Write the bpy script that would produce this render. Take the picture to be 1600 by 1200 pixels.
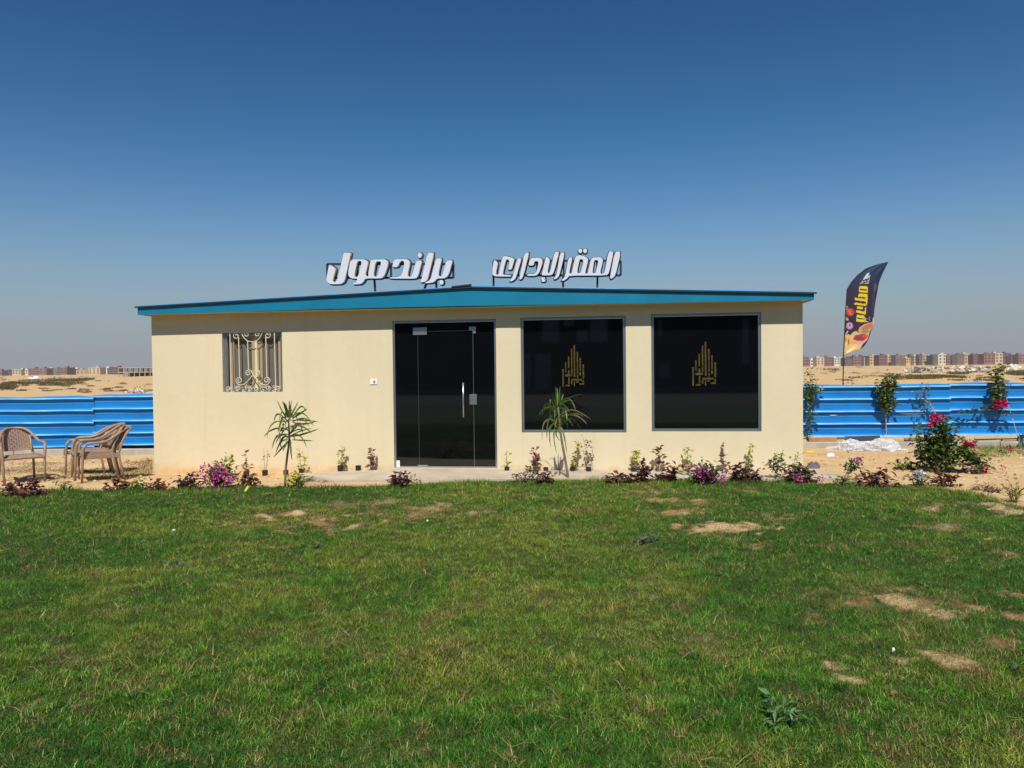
import bpy, bmesh, math, random
import numpy as np
from mathutils import Vector, Matrix

random.seed(7)
RNG = np.random.default_rng(11)
for o in list(bpy.data.objects):
    bpy.data.objects.remove(o)
SC = bpy.context.scene
COL = SC.collection
R = math.radians

# ------------------------------------------------------------------ camera
YAW, PITCH, ROLL, CAMD, CAMH, FOC = 0.132853, 0.021242, -0.0113227, 11.2246, 1.6, 1150.0
FW = Vector((-math.sin(YAW)*math.cos(PITCH), math.cos(YAW)*math.cos(PITCH), -math.sin(PITCH)))
RT0 = Vector((math.cos(YAW), math.sin(YAW), 0)); UP0 = RT0.cross(FW)
RT = RT0*math.cos(ROLL) + UP0*math.sin(ROLL); UP = UP0*math.cos(ROLL) - RT0*math.sin(ROLL)
CAM = Vector((0, -CAMD, CAMH))
cd = bpy.data.cameras.new('camera'); cam = bpy.data.objects.new('camera', cd); COL.objects.link(cam)
M = Matrix((RT, UP, -FW)).transposed().to_4x4(); M.translation = CAM
cam.matrix_world = M
cd.sensor_width = 36; cd.lens = 36*FOC/1600; cd.clip_start = .05; cd.clip_end = 20000
SC.camera = cam

# ------------------------------------------------------------------ sky, sun, exposure
SUN_EL, SUN_AZ = 53.0, 4.0           # azimuth measured from the facade's outward normal towards +x
w = bpy.data.worlds.new('World'); SC.world = w; w.use_nodes = True
nt = w.node_tree; nt.nodes.clear()
sky = nt.nodes.new('ShaderNodeTexSky'); sky.sky_type = 'NISHITA'; sky.sun_disc = False
sky.sun_elevation = R(SUN_EL); sky.sun_rotation = R(180-SUN_AZ)
sky.altitude = 0; sky.air_density = 1.0; sky.dust_density = .2; sky.ozone_density = 8.0
bg = nt.nodes.new('ShaderNodeBackground'); bg.inputs['Strength'].default_value = .077
out = nt.nodes.new('ShaderNodeOutputWorld')
gm = nt.nodes.new('ShaderNodeGamma'); gm.inputs[1].default_value = 1.5          # deep, dry desert blue
ml = nt.nodes.new('ShaderNodeMixRGB'); ml.blend_type = 'MULTIPLY'; ml.inputs[0].default_value = 1; ml.inputs[2].default_value = (.32, .45, .37, 1)
tcw = nt.nodes.new('ShaderNodeTexCoord'); sx = nt.nodes.new('ShaderNodeSeparateXYZ')
def wmath(op, a, b=None):
    n = nt.nodes.new('ShaderNodeMath'); n.operation = op
    for i, v in enumerate((a, b)):
        if v is None: continue
        if isinstance(v, float): n.inputs[i].default_value = v
        else: nt.links.new(v, n.inputs[i])
    return n.outputs[0]
nt.links.new(tcw.outputs['Generated'], sx.inputs[0])
hz = wmath('DIVIDE', sx.outputs[2], .160); hz = wmath('MULTIPLY', hz, hz); hz = wmath('MULTIPLY', hz, -1.0); hz = wmath('EXPONENT', hz)   # dust haze low over the horizon, all round
hm = nt.nodes.new('ShaderNodeMixRGB'); hm.inputs[2].default_value = (3.38, 3.54, 4.02, 1)
nt.links.new(sky.outputs[0], gm.inputs[0]); nt.links.new(gm.outputs[0], ml.inputs[1]); nt.links.new(hz, hm.inputs[0]); nt.links.new(ml.outputs[0], hm.inputs[1])
nt.links.new(hm.outputs[0], bg.inputs[0]); nt.links.new(bg.outputs[0], out.inputs[0])
sl = bpy.data.lights.new('sun', 'SUN'); sl.energy = 4.5; sl.angle = R(.53); sl.color = (1, .95, .87)
so = bpy.data.objects.new('sun', sl); COL.objects.link(so)
sv = Vector((math.sin(R(SUN_AZ))*math.cos(R(SUN_EL)), -math.cos(R(SUN_AZ))*math.cos(R(SUN_EL)), math.sin(R(SUN_EL))))
so.rotation_euler = sv.to_track_quat('Z', 'Y').to_euler(); so.location = (0, -20, 30)
vs = SC.view_settings; vs.view_transform = 'Standard'; vs.look = 'None'; vs.exposure = 0.33; vs.gamma = 1; vs.use_curve_mapping = False
SC.render.engine = 'CYCLES'
SC.cycles.max_bounces = 6

# ------------------------------------------------------------------ placing helpers
def ray(px, py):
    return FW + RT*((px-800)/FOC) - UP*((py-600)/FOC)
def D(px, py, y=0.0):                 # point on the plane y = const
    d = ray(px, py); t = (y-CAM.y)/d.y; return CAM + d*t
def gz(x, y):                         # height of the ground
    r = math.hypot(x, y+CAMD)
    z = -.09*math.exp(-((x+7.6)/1.9)**2 - ((y-.4)/.9)**2)
    if y > 5:
        k = min(1, (y-5)/60)
        z += k*(.12*math.sin(x*.11+1)*math.sin(y*.07) + .2*math.sin(x*.031+2)*math.cos(y*.023+1)) - .12*k
        if y > 90:
            q = min(1, (y-90)/120)
            z += q*(.55*math.sin(x*.045+.5)*math.sin(y*.02+x*.01) + .25*math.sin(x*.11+y*.03))
            z *= max(.25, 1-max(0, y-350)/400)
    return z
def G(px, py):                        # point on the ground seen at a pixel
    d = ray(px, py); z = 0.0
    for _ in range(4):
        t = (z-CAM.z)/d.z; p = CAM + d*t; z = gz(p.x, p.y)
    return Vector((p.x, p.y, z))
def depth(p): return (Vector(p)-CAM).dot(FW)
def V(px, py, ref):                   # point on the upright plane through ref that faces the camera
    d = ray(px, py); n = Vector((FW.x, FW.y, 0)).normalized()
    t = (Vector(ref)-CAM).dot(n)/d.dot(n); return CAM + d*t

# ------------------------------------------------------------------ object helpers
def tag(o, label=None, cat=None, group=None, kind=None):
    if label: o['label'] = label
    if cat: o['category'] = cat
    if group: o['group'] = group
    if kind: o['kind'] = kind
    return o
def empty(name, loc, label, cat, group=None, rz=0):
    o = bpy.data.objects.new(name, None); COL.objects.link(o); o.location = loc; o.rotation_euler = (0, 0, rz)
    o.empty_display_size = .1
    return tag(o, label, cat, group)
def copy_tree(o, parent=None):
    c = o.copy(); COL.objects.link(c)
    if parent: c.parent = parent
    for ch in list(o.children): copy_tree(ch, c)
    return c

class MB:
    def __init__(s, origin=(0, 0, 0)):
        s.v = []; s.f = []; s.m = []; s.c = []; s.o = Vector(origin); s.col = None
    def add(s, vs, fs, mi=0, col=None):
        n = len(s.v)
        for p in vs:
            s.v.append(tuple(Vector(p)-s.o)); s.c.append(col or (1, 1, 1))
        for f in fs:
            s.f.append(tuple(n+i for i in f)); s.m.append(mi)
    def box(s, x0, x1, y0, y1, z0, z1, mi=0):
        if x0 > x1: x0, x1 = x1, x0
        if y0 > y1: y0, y1 = y1, y0
        if z0 > z1: z0, z1 = z1, z0
        s.add([(x0,y0,z0),(x1,y0,z0),(x1,y1,z0),(x0,y1,z0),(x0,y0,z1),(x1,y0,z1),(x1,y1,z1),(x0,y1,z1)],
              [(0,3,2,1),(4,5,6,7),(0,1,5,4),(1,2,6,5),(2,3,7,6),(3,0,4,7)], mi)
    def tube(s, pts, r, n=6, mi=0, col=None, cap=True):
        pts = [Vector(p) for p in pts]
        rs = r if isinstance(r, (list, tuple)) else [r]*len(pts)
        rings = []; prev = None
        for i, p in enumerate(pts):
            t = (pts[min(i+1, len(pts)-1)]-pts[max(i-1, 0)])
            if t.length < 1e-9: t = Vector((0, 0, 1))
            t.normalize()
            if prev is None:
                a = Vector((0, 0, 1)) if abs(t.z) < .9 else Vector((1, 0, 0))
                u = t.cross(a).normalized()
            else:
                u = prev - t*prev.dot(t)
                u = u.normalized() if u.length > 1e-6 else t.orthogonal().normalized()
            prev = u; v = t.cross(u)
            rings.append([p + (u*math.cos(2*math.pi*k/n) + v*math.sin(2*math.pi*k/n))*rs[i] for k in range(n)])
        vs = [q for rg in rings for q in rg]; fs = []
        for i in range(len(pts)-1):
            for k in range(n):
                fs.append((i*n+k, i*n+(k+1) % n, (i+1)*n+(k+1) % n, (i+1)*n+k))
        if cap:
            fs.append(tuple(range(n-1, -1, -1))); fs.append(tuple((len(pts)-1)*n+k for k in range(n)))
        s.add(vs, fs, mi, col)
    def bar(s, a, b, w, h, mi=0):      # rectangular bar from a to b, w sideways, h in depth/up
        a, b = Vector(a), Vector(b); t = (b-a).normalized()
        ref = Vector((0, 1, 0)) if abs(t.y) < .9 else Vector((0, 0, 1))
        u = t.cross(ref).normalized()*w/2; v = t.cross(u).normalized()*h/2
        s.add([a-u-v, a+u-v, a+u+v, a-u+v, b-u-v, b+u-v, b+u+v, b-u+v],
              [(0,1,2,3),(7,6,5,4),(4,5,1,0),(5,6,2,1),(6,7,3,2),(7,4,0,3)], mi)
    def leaf(s, b, d, L, W, nrm, col, fold=.25, droop=.15, mi=0):
        b = Vector(b); d = Vector(d).normalized(); nrm = Vector(nrm)
        sd = d.cross(nrm)
        sd = sd.normalized() if sd.length > 1e-5 else d.orthogonal().normalized()
        up = sd.cross(d)
        m = b + d*L*.5 - up*W*fold*.5
        tip = b + d*L - Vector((0, 0, L*droop))
        s.add([b, m+sd*W*.5+up*W*fold, tip, m-sd*W*.5+up*W*fold, m], [(0,4,1),(4,2,1),(0,3,4),(4,3,2)], mi, col)
    def build(s, name, mats, parent=None, smooth=False):
        me = bpy.data.meshes.new(name)
        me.from_pydata(s.v, [], s.f)
        if not isinstance(mats, (list, tuple)): mats = [mats]
        for m in mats: me.materials.append(m)
        if len(mats) > 1: me.polygons.foreach_set('material_index', s.m)
        if any(c != (1, 1, 1) for c in s.c[:50]) or any(c != (1, 1, 1) for c in s.c[::97]):
            ca = me.color_attributes.new('col', 'FLOAT_COLOR', 'POINT')
            ca.data.foreach_set('color', np.array([(c[0], c[1], c[2], 1) for c in s.c], dtype=np.float32).ravel())
        if smooth: me.polygons.foreach_set('use_smooth', [True]*len(me.polygons))
        me.update()
        o = bpy.data.objects.new(name, me); COL.objects.link(o)
        if parent: o.parent = parent
        else: o.location = s.o
        return o

def bevel(o, wdt=.006, seg=2):
    m = o.modifiers.new('bevel', 'BEVEL'); m.width = wdt; m.segments = seg; m.limit_method = 'ANGLE'; return o

# ------------------------------------------------------------------ materials
def mat(name, col, rough=.6, metal=0, var=0, vscale=4, bump=0, bscale=60, spec=None, col2=None, detail=6, stretch=None):
    m = bpy.data.materials.new(name); m.use_nodes = True; n = m.node_tree; b = n.nodes['Principled BSDF']
    b.inputs['Base Color'].default_value = (*col, 1); b.inputs['Roughness'].default_value = rough; b.inputs['Metallic'].default_value = metal
    if spec is not None: b.inputs['Specular IOR Level'].default_value = spec
    if var or bump:
        tc = n.nodes.new('ShaderNodeTexCoord'); src = tc.outputs['Object']
        if stretch:
            mp = n.nodes.new('ShaderNodeMapping'); mp.inputs['Scale'].default_value = stretch
            n.links.new(src, mp.inputs[0]); src = mp.outputs[0]
    if var:
        t = n.nodes.new('ShaderNodeTexNoise'); t.inputs['Scale'].default_value = vscale; t.inputs['Detail'].default_value = detail; t.inputs['Roughness'].default_value = .6
        r = n.nodes.new('ShaderNodeValToRGB'); r.color_ramp.elements[0].position = .3; r.color_ramp.elements[1].position = .7
        c2 = col2 or tuple(c*(1-var) for c in col)
        r.color_ramp.elements[0].color = (*c2, 1); r.color_ramp.elements[1].color = (*[min(1, c*(1+var*.3)) for c in col], 1)
        n.links.new(src, t.inputs[0]); n.links.new(t.outputs[0], r.inputs[0]); n.links.new(r.outputs[0], b.inputs['Base Color'])
    if bump:
        t2 = n.nodes.new('ShaderNodeTexNoise'); t2.inputs['Scale'].default_value = bscale; t2.inputs['Detail'].default_value = 4
        bp = n.nodes.new('ShaderNodeBump'); bp.inputs['Strength'].default_value = bump; bp.inputs['Distance'].default_value = .01
        n.links.new(src, t2.inputs[0]); n.links.new(t2.outputs[0], bp.inputs['Height']); n.links.new(bp.outputs[0], b.inputs['Normal'])
    return m

def foliage_mat(name, transl=.3, rough=.5, spec=.3):
    m = bpy.data.materials.new(name); m.use_nodes = True; n = m.node_tree; b = n.nodes['Principled BSDF']
    a = n.nodes.new('ShaderNodeAttribute'); a.attribute_name = 'col'
    b.inputs['Roughness'].default_value = rough; b.inputs['Specular IOR Level'].default_value = spec
    t = n.nodes.new('ShaderNodeBsdfTranslucent'); mx = n.nodes.new('ShaderNodeMixShader'); mx.inputs[0].default_value = transl
    o = n.nodes['Material Output']
    n.links.new(a.outputs[0], b.inputs['Base Color']); n.links.new(a.outputs[0], t.inputs[0])
    n.links.new(b.outputs[0], mx.inputs[1]); n.links.new(t.outputs[0], mx.inputs[2]); n.links.new(mx.outputs[0], o.inputs[0])
    return m

MT = {}
MT['leaf'] = foliage_mat('plant_leaf')
MT['grass'] = foliage_mat('grass_blade', .3, .55, .25)
MT['petal'] = foliage_mat('flower_petal', .35, .6, .1)
MT['bark'] = mat('plant_bark', (.20, .15, .10), .85, var=.4, vscale=30)
MT['thin_stem'] = mat('green_stem', (.16, .14, .07), .8)
MT['pot'] = mat('black_nursery_bag', (.018, .018, .02), .45, var=.3, vscale=20)
MT['teal'] = mat('teal_paint', (.004, .17, .29), .38, var=.14, vscale=2.2, bump=.05, bscale=30)
MT['roof_blue'] = mat('blue_roof_sheet', (.02, .27, .62), .35, var=.15)
MT['dark_edge'] = mat('dark_steel', (.02, .022, .03), .5)
MT['soffit'] = mat('cream_soffit', (.66, .55, .33), .7)
MT['alu'] = mat('aluminium', (.42, .47, .51), .28, .85)
MT['steel'] = mat('brushed_steel', (.50, .52, .52), .32, .9)
MT['white'] = mat('white_plastic', (.78, .78, .78), .4)
MT['cream_paint'] = mat('cream_metal_paint', (.66, .58, .42), .45, var=.1, vscale=20)
MT['tan_frame'] = mat('tan_window_frame', (.34, .27, .17), .5)
MT['screen'] = mat('fly_screen', (.125, .112, .092), .6, var=.15, vscale=5)
MT['gold'] = mat('gold_film', (.33, .23, .07), .3, .8, var=.6, vscale=14)
MT['letter_face'] = mat('white_acrylic', (.60, .59, .64), .35)
MT['letter_side'] = mat('ivory_return', (.74, .62, .36), .4)
MT['concrete'] = mat('path_concrete', (.46, .39, .29), .85, var=.22, vscale=3, bump=.25, bscale=50)
MT['kerb'] = mat('kerb_concrete', (.38, .34, .28), .85, var=.25, vscale=4, bump=.2, bscale=40)
MT['chair'] = mat('tan_rattan_plastic', (.30, .20, .14), .5, var=.12, vscale=8)
MT['rust'] = mat('weathered_board', (.42, .20, .08), .8, var=.3, vscale=6)
MT['timber'] = mat('old_timber', (.30, .21, .12), .8, var=.35, vscale=8)
MT['black'] = mat('black_plastic', (.015, .015, .016), .45)

def glass_mat():
    m = bpy.data.materials.new('black_tinted_glass'); m.use_nodes = True; b = m.node_tree.nodes['Principled BSDF']
    b.inputs['Base Color'].default_value = (.0025, .003, .004, 1); b.inputs['Roughness'].default_value = .03; b.inputs['IOR'].default_value = 1.58
    return m
MT['glass'] = glass_mat()

def wall_mat():
    m = bpy.data.materials.new('cream_render'); m.use_nodes = True; n = m.node_tree; b = n.nodes['Principled BSDF']
    b.inputs['Roughness'].default_value = .85; b.inputs['Specular IOR Level'].default_value = .2
    tc = n.nodes.new('ShaderNodeTexCoord')
    t = n.nodes.new('ShaderNodeTexNoise'); t.inputs['Scale'].default_value = 1.3; t.inputs['Detail'].default_value = 5
    mp = n.nodes.new('ShaderNodeMapping'); mp.inputs['Scale'].default_value = (1, 1, .45)
    n.links.new(tc.outputs['Object'], mp.inputs[0]); n.links.new(mp.outputs[0], t.inputs[0])
    r = n.nodes.new('ShaderNodeValToRGB'); r.color_ramp.elements[0].position = .3; r.color_ramp.elements[1].position = .7
    r.color_ramp.elements[0].color = (.605, .522, .350, 1); r.color_ramp.elements[1].color = (.645, .56, .385, 1)
    n.links.new(t.outputs[0], r.inputs[0])
    # splash stain just above the ground: dirt with a ragged upper edge
    sp = n.nodes.new('ShaderNodeSeparateXYZ'); n.links.new(tc.outputs['Object'], sp.inputs[0])
    t2 = n.nodes.new('ShaderNodeTexNoise'); t2.inputs['Scale'].default_value = 6; t2.inputs['Detail'].default_value = 6
    n.links.new(tc.outputs['Object'], t2.inputs[0])
    ma = n.nodes.new('ShaderNodeMath'); ma.operation = 'MULTIPLY_ADD'; ma.inputs[1].default_value = -.30; ma.inputs[2].default_value = .26
    n.links.new(t2.outputs[0], ma.inputs[0])
    mr = n.nodes.new('ShaderNodeMath'); mr.operation = 'SUBTRACT'; n.links.new(ma.outputs[0], mr.inputs[0]); n.links.new(sp.outputs[2], mr.inputs[1])
    mm = n.nodes.new('ShaderNodeMath'); mm.operation = 'MULTIPLY'; mm.use_clamp = True; mm.inputs[1].default_value = 6; n.links.new(mr.outputs[0], mm.inputs[0])
    mix = n.nodes.new('ShaderNodeMixRGB'); mix.inputs[2].default_value = (.56, .37, .17, 1)
    n.links.new(mm.outputs[0], mix.inputs[0]); n.links.new(r.outputs[0], mix.inputs[1]); n.links.new(mix.outputs[0], b.inputs['Base Color'])
    # faint rain streaks
    def noise(sc, st, d=5):
        q = n.nodes.new('ShaderNodeTexNoise'); q.inputs['Scale'].default_value = sc; q.inputs['Detail'].default_value = d
        mq = n.nodes.new('ShaderNodeMapping'); mq.inputs['Scale'].default_value = st; n.links.new(tc.outputs['Object'], mq.inputs[0]); n.links.new(mq.outputs[0], q.inputs[0]); return q
    s1 = noise(3.0, (3, 1, .12)); rs = n.nodes.new('ShaderNodeValToRGB'); rs.color_ramp.elements[0].position = .55; rs.color_ramp.elements[1].position = .75
    rs.color_ramp.elements[0].color = (1, 1, 1, 1); rs.color_ramp.elements[1].color = (.955, .94, .91, 1); n.links.new(s1.outputs[0], rs.inputs[0])
    m1 = n.nodes.new('ShaderNodeMixRGB'); m1.blend_type = 'MULTIPLY'; m1.inputs[0].default_value = 1; n.links.new(mix.outputs[0], m1.inputs[1]); n.links.new(rs.outputs[0], m1.inputs[2])
    n.links.new(m1.outputs[0], b.inputs['Base Color'])
    t3 = n.nodes.new('ShaderNodeTexNoise'); t3.inputs['Scale'].default_value = 7; t3.inputs['Detail'].default_value = 8
    n.links.new(tc.outputs['Object'], t3.inputs[0])
    bp = n.nodes.new('ShaderNodeBump'); bp.inputs['Strength'].default_value = .22; bp.inputs['Distance'].default_value = .02
    n.links.new(t3.outputs[0], bp.inputs['Height']); n.links.new(bp.outputs[0], b.inputs['Normal'])
    return m
MT['wall'] = wall_mat()

def sand_mat(name, c1, c2, c3, sc=1.0):
    m = bpy.data.materials.new(name); m.use_nodes = True; n = m.node_tree; b = n.nodes['Principled BSDF']
    b.inputs['Roughness'].default_value = .95; b.inputs['Specular IOR Level'].default_value = .1
    tc = n.nodes.new('ShaderNodeTexCoord')
    def noise(s, d=8, stretch=None):
        t = n.nodes.new('ShaderNodeTexNoise'); t.inputs['Scale'].default_value = s; t.inputs['Detail'].default_value = d; t.inputs['Roughness'].default_value = .65
        if stretch:
            mp = n.nodes.new('ShaderNodeMapping'); mp.inputs['Scale'].default_value = stretch
            n.links.new(tc.outputs['Object'], mp.inputs[0]); n.links.new(mp.outputs[0], t.inputs[0])
        else: n.links.new(tc.outputs['Object'], t.inputs[0])
        return t
    a = noise(.05*sc, 8, (1, .35, 1)); f = noise(1.4*sc, 10); g = noise(25*sc, 6)
    r = n.nodes.new('ShaderNodeValToRGB'); r.color_ramp.elements[0].position = .35; r.color_ramp.elements[1].position = .65
    r.color_ramp.elements[0].color = (*c1, 1); r.color_ramp.elements[1].color = (*c2, 1)
    n.links.new(f.outputs[0], r.inputs[0])
    r2 = n.nodes.new('ShaderNodeValToRGB'); r2.color_ramp.elements[0].position = .55; r2.color_ramp.elements[1].position = .72
    r2.color_ramp.elements[0].color = (0, 0, 0, 1); r2.color_ramp.elements[1].color = (.6, .6, .6, 1)
    n.links.new(a.outputs[0], r2.inputs[0])
    mx = n.nodes.new('ShaderNodeMixRGB'); mx.inputs[2].default_value = (*c3, 1)
    n.links.new(r2.outputs[0], mx.inputs[0]); n.links.new(r.outputs[0], mx.inputs[1])
    ov = n.nodes.new('ShaderNodeMixRGB'); ov.blend_type = 'OVERLAY'; ov.inputs[0].default_value = .35
    n.links.new(mx.outputs[0], ov.inputs[1]); n.links.new(g.outputs[0], ov.inputs[2]); n.links.new(ov.outputs[0], b.inputs['Base Color'])
    ad = n.nodes.new('ShaderNodeMath'); ad.operation = 'MULTIPLY_ADD'; ad.inputs[1].default_value = .25
    n.links.new(g.outputs[0], ad.inputs[0]); n.links.new(f.outputs[0], ad.inputs[2])
    bp = n.nodes.new('ShaderNodeBump'); bp.inputs['Strength'].default_value = .6; bp.inputs['Distance'].default_value = .06
    n.links.new(ad.outputs[0], bp.inputs['Height']); n.links.new(bp.outputs[0], b.inputs['Normal'])
    return m
MT['sand'] = sand_mat('desert_sand', (.46, .305, .150), (.58, .405, .215), (.40, .275, .15))
def soil_mat():
    m = bpy.data.materials.new('lawn_soil'); m.use_nodes = True; n = m.node_tree; b = n.nodes['Principled BSDF']
    b.inputs['Roughness'].default_value = .95; b.inputs['Specular IOR Level'].default_value = .1
    a = n.nodes.new('ShaderNodeAttribute'); a.attribute_name = 'col'; tc = n.nodes.new('ShaderNodeTexCoord')
    t = n.nodes.new('ShaderNodeTexNoise'); t.inputs['Scale'].default_value = 45; t.inputs['Detail'].default_value = 6
    n.links.new(tc.outputs['Object'], t.inputs[0])
    ov = n.nodes.new('ShaderNodeMixRGB'); ov.blend_type = 'OVERLAY'; ov.inputs[0].default_value = .6
    n.links.new(a.outputs[0], ov.inputs[1]); n.links.new(t.outputs[0], ov.inputs[2]); n.links.new(ov.outputs[0], b.inputs['Base Color'])
    bp = n.nodes.new('ShaderNodeBump'); bp.inputs['Strength'].default_value = .7; bp.inputs['Distance'].default_value = .03
    n.links.new(t.outputs[0], bp.inputs['Height']); n.links.new(bp.outputs[0], b.inputs['Normal'])
    return m
MT['soil'] = soil_mat()

def sheet_mat():
    m = mat('blue_sheet_metal', (.001, .185, .53), .42, var=.25, vscale=1.2, stretch=(1, 1, 3), col2=(.001, .145, .43), spec=.5)
    n = m.node_tree; b = n.nodes['Principled BSDF']
    tc = n.nodes.new('ShaderNodeTexCoord'); mp = n.nodes.new('ShaderNodeMapping'); mp.inputs['Scale'].default_value = (.5, 1, 2.2)
    t = n.nodes.new('ShaderNodeTexNoise'); t.inputs['Scale'].default_value = 2.5; t.inputs['Detail'].default_value = 2
    bp = n.nodes.new('ShaderNodeBump'); bp.inputs['Strength'].default_value = .35; bp.inputs['Distance'].default_value = .03
    n.links.new(tc.outputs['Object'], mp.inputs[0]); n.links.new(mp.outputs[0], t.inputs[0]); n.links.new(t.outputs[0], bp.inputs['Height']); n.links.new(bp.outputs[0], b.inputs['Normal'])
    return m
MT['sheet'] = sheet_mat()
MT['sheet_glint'] = mat('rib_highlight_blue', (.20, .46, .72), .5, var=.5, vscale=1.6, col2=(.02, .24, .58), stretch=(1, 1, .2))   # sun highlight along each rib, painted in as a paler, patchy blue

# ------------------------------------------------------------------ ground
# lawn outline, far edge read off the photo, near edge behind the camera
EDGE = [(-60,780),(0,775),(60,772),(100,768),(160,768),(230,769),(290,767),(330,765),(440,763),(520,764),(600,762),(660,759),(720,756),(790,754),(830,750),(880,749),(960,753),(1060,755),(1180,755),(1280,757),(1340,757),(1400,761),(1450,764),(1500,771),(1545,781),(1580,792),(1640,812)]
EW = [G(*p) for p in EDGE]
LAWN = [(p.x, p.y) for p in EW]
LAWN = [(-16, LAWN[0][1]-1.2)] + LAWN + [(9, -5.6), (14, -8), (14, -30), (-16, -30)]
# ------------------------------------------------------------------ grass
def vnoise(x, y, s, seed):
    x = x*s; y = y*s
    rg = np.random.default_rng(seed); T = rg.random((256, 256))
    xi = np.floor(x).astype(int); yi = np.floor(y).astype(int); fx = x-xi; fy = y-yi
    fx = fx*fx*(3-2*fx); fy = fy*fy*(3-2*fy)
    g = lambda a, b: T[a % 256, b % 256]
    return (g(xi, yi)*(1-fx)+g(xi+1, yi)*fx)*(1-fy) + (g(xi, yi+1)*(1-fx)+g(xi+1, yi+1)*fx)*fy
def fbm(x, y, s, seed, o=4):
    v = 0; a = .5; t = 0
    for i in range(o):
        v = v + a*vnoise(x, y, s*2**i, seed+i); t += a; a *= .5
    return v/t
def inpoly(x, y, poly):
    c = np.zeros(len(x), bool); n = len(poly)
    for i in range(n):
        x0, y0 = poly[i]; x1, y1 = poly[(i+1) % n]
        if y0 == y1: continue
        k = ((y0 > y) != (y1 > y)) & (x < (x1-x0)*(y-y0)/(y1-y0)+x0); c ^= k
    return c
# bare or dry patches: px centre, px radii, bareness (1 bare sand, .5 dry thin turf)
PATCH = [(478,817,112,14,1.1),(640,800,90,17,.62),(745,803,42,8,.75),(560,789,110,9,.6),(1055,801,38,8,.9),(1010,772,45,4,.8),(1065,783,60,5,.8),
 (1135,829,72,10,1.1),(1000,786,30,4,.8),(1185,851,38,6,.9),(1490,793,60,5,.95),(1585,800,50,10,1),(1230,812,34,5,.7),(1470,826,60,5,.6),
 (1420,948,75,20,.8),(1485,1045,36,20,.85),(1410,1035,36,8,.8),(1300,1041,24,6,.9),(1330,1064,26,5,.9),(1592,932,22,8,.95),(362,984,14,3,.7),
 (78,1012,16,4,.8),(52,1108,22,4,.75),(75,1165,20,5,.85),(132,1108,18,5,.7),(340,1046,20,5,.5),(1590,965,16,6,.8),(1275,968,36,10,.65),
 (1190,1016,20,5,.6),(530,1000,20,4,.4),(660,1174,30,6,.4),(100,1035,100,12,.3),(1080,1005,100,14,.4),(1250,945,110,16,.35),(1000,945,70,14,.35),
 (1560,1010,30,8,.7),(1570,870,20,4,.6),(1100,868,20,3,.7),(985,915,30,6,.45),(705,965,24,6,.5),(40,865,30,4,.4),(1180,770,20,3,.6),(900,762,30,3,.5),(1360,945,160,26,.35)]
PW = []
for px, py, rx, ry, k in PATCH:
    c = G(px, py); a = G(px, py+ry); b_ = G(px, py-ry)
    PW.append((c.x, c.y, rx*.85*depth(c)/FOC, abs((a-b_).length)/2*.85+.03, k*.9))
def bareness(x, y):
    b = np.zeros(len(x))
    n1 = fbm(x, y, 2.6, 3); n2 = fbm(x, y, 8, 40); n3 = fbm(x, y, 24, 47, 2)
    ca, sa = math.cos(YAW), math.sin(YAW)
    for cx, cy, rx, ry, k in PW:
        dx = (x-cx)*ca+(y-cy)*sa; dy = -(x-cx)*sa+(y-cy)*ca
        d = np.sqrt((dx/rx)**2+(dy/ry)**2)*.8 + (n1-.5)*2.0 + (n2-.5)*1.9 + (n3-.5)*1.1
        b = np.maximum(b, k*np.clip((1.0-d)*1.05, 0, 1))
    return b
def make_ground():
    nr, na = 300, 420
    rr = np.exp(np.linspace(math.log(.6), math.log(9000), nr))
    # finer angles in front of the camera
    fr = np.linspace(-50, 50, 300); bk = np.linspace(50, 310, na-300+2)[1:-1]
    ang = np.radians(np.concatenate([fr, bk])) + math.pi/2 + YAW
    vs = [(0, -CAMD, 0)]; sink = [True]
    for r_ in rr:
        for a in ang:
            x, y = r_*math.cos(a), -CAMD + r_*math.sin(a)
            z = gz(x, y)
            if y > -2 and r_ < 60: z += .008*math.sin(x*3.1+y*1.7)*math.sin(y*2.7-x)
            if y < -2: z = 0
            sink.append(-10 < y < -1.2)
            vs.append((x, y, z))
    vx = np.array([v[0] for v in vs]); vy = np.array([v[1] for v in vs])
    ins = inpoly(vx, vy, LAWN) & inpoly(vx, vy+.4, LAWN) & inpoly(vx+.4, vy, LAWN) & inpoly(vx-.4, vy, LAWN) & np.array(sink)
    vs = [(x, y, z-.12 if k else z) for (x, y, z), k in zip(vs, ins)]
    na = len(ang); fs = [(0, 1+k, 1+(k+1) % na) for k in range(na)]
    for i in range(nr-1):
        o = 1+i*na
        for k in range(na):
            k2 = (k+1) % na
            fs.append((o+k, o+na+k, o+na+k2, o+k2))
    mb = MB(); mb.v = vs; mb.f = fs; mb.m = [0]*len(fs); mb.c = [(1, 1, 1)]*len(vs)
    o = mb.build('ground', MT['sand'], smooth=True); tag(o, kind='structure')
make_ground()
def lump(x, y): return (fbm(x, y, 3.2, 9, 3)-.5)*.07+(fbm(x, y, 11, 19, 2)-.5)*.042
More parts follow.
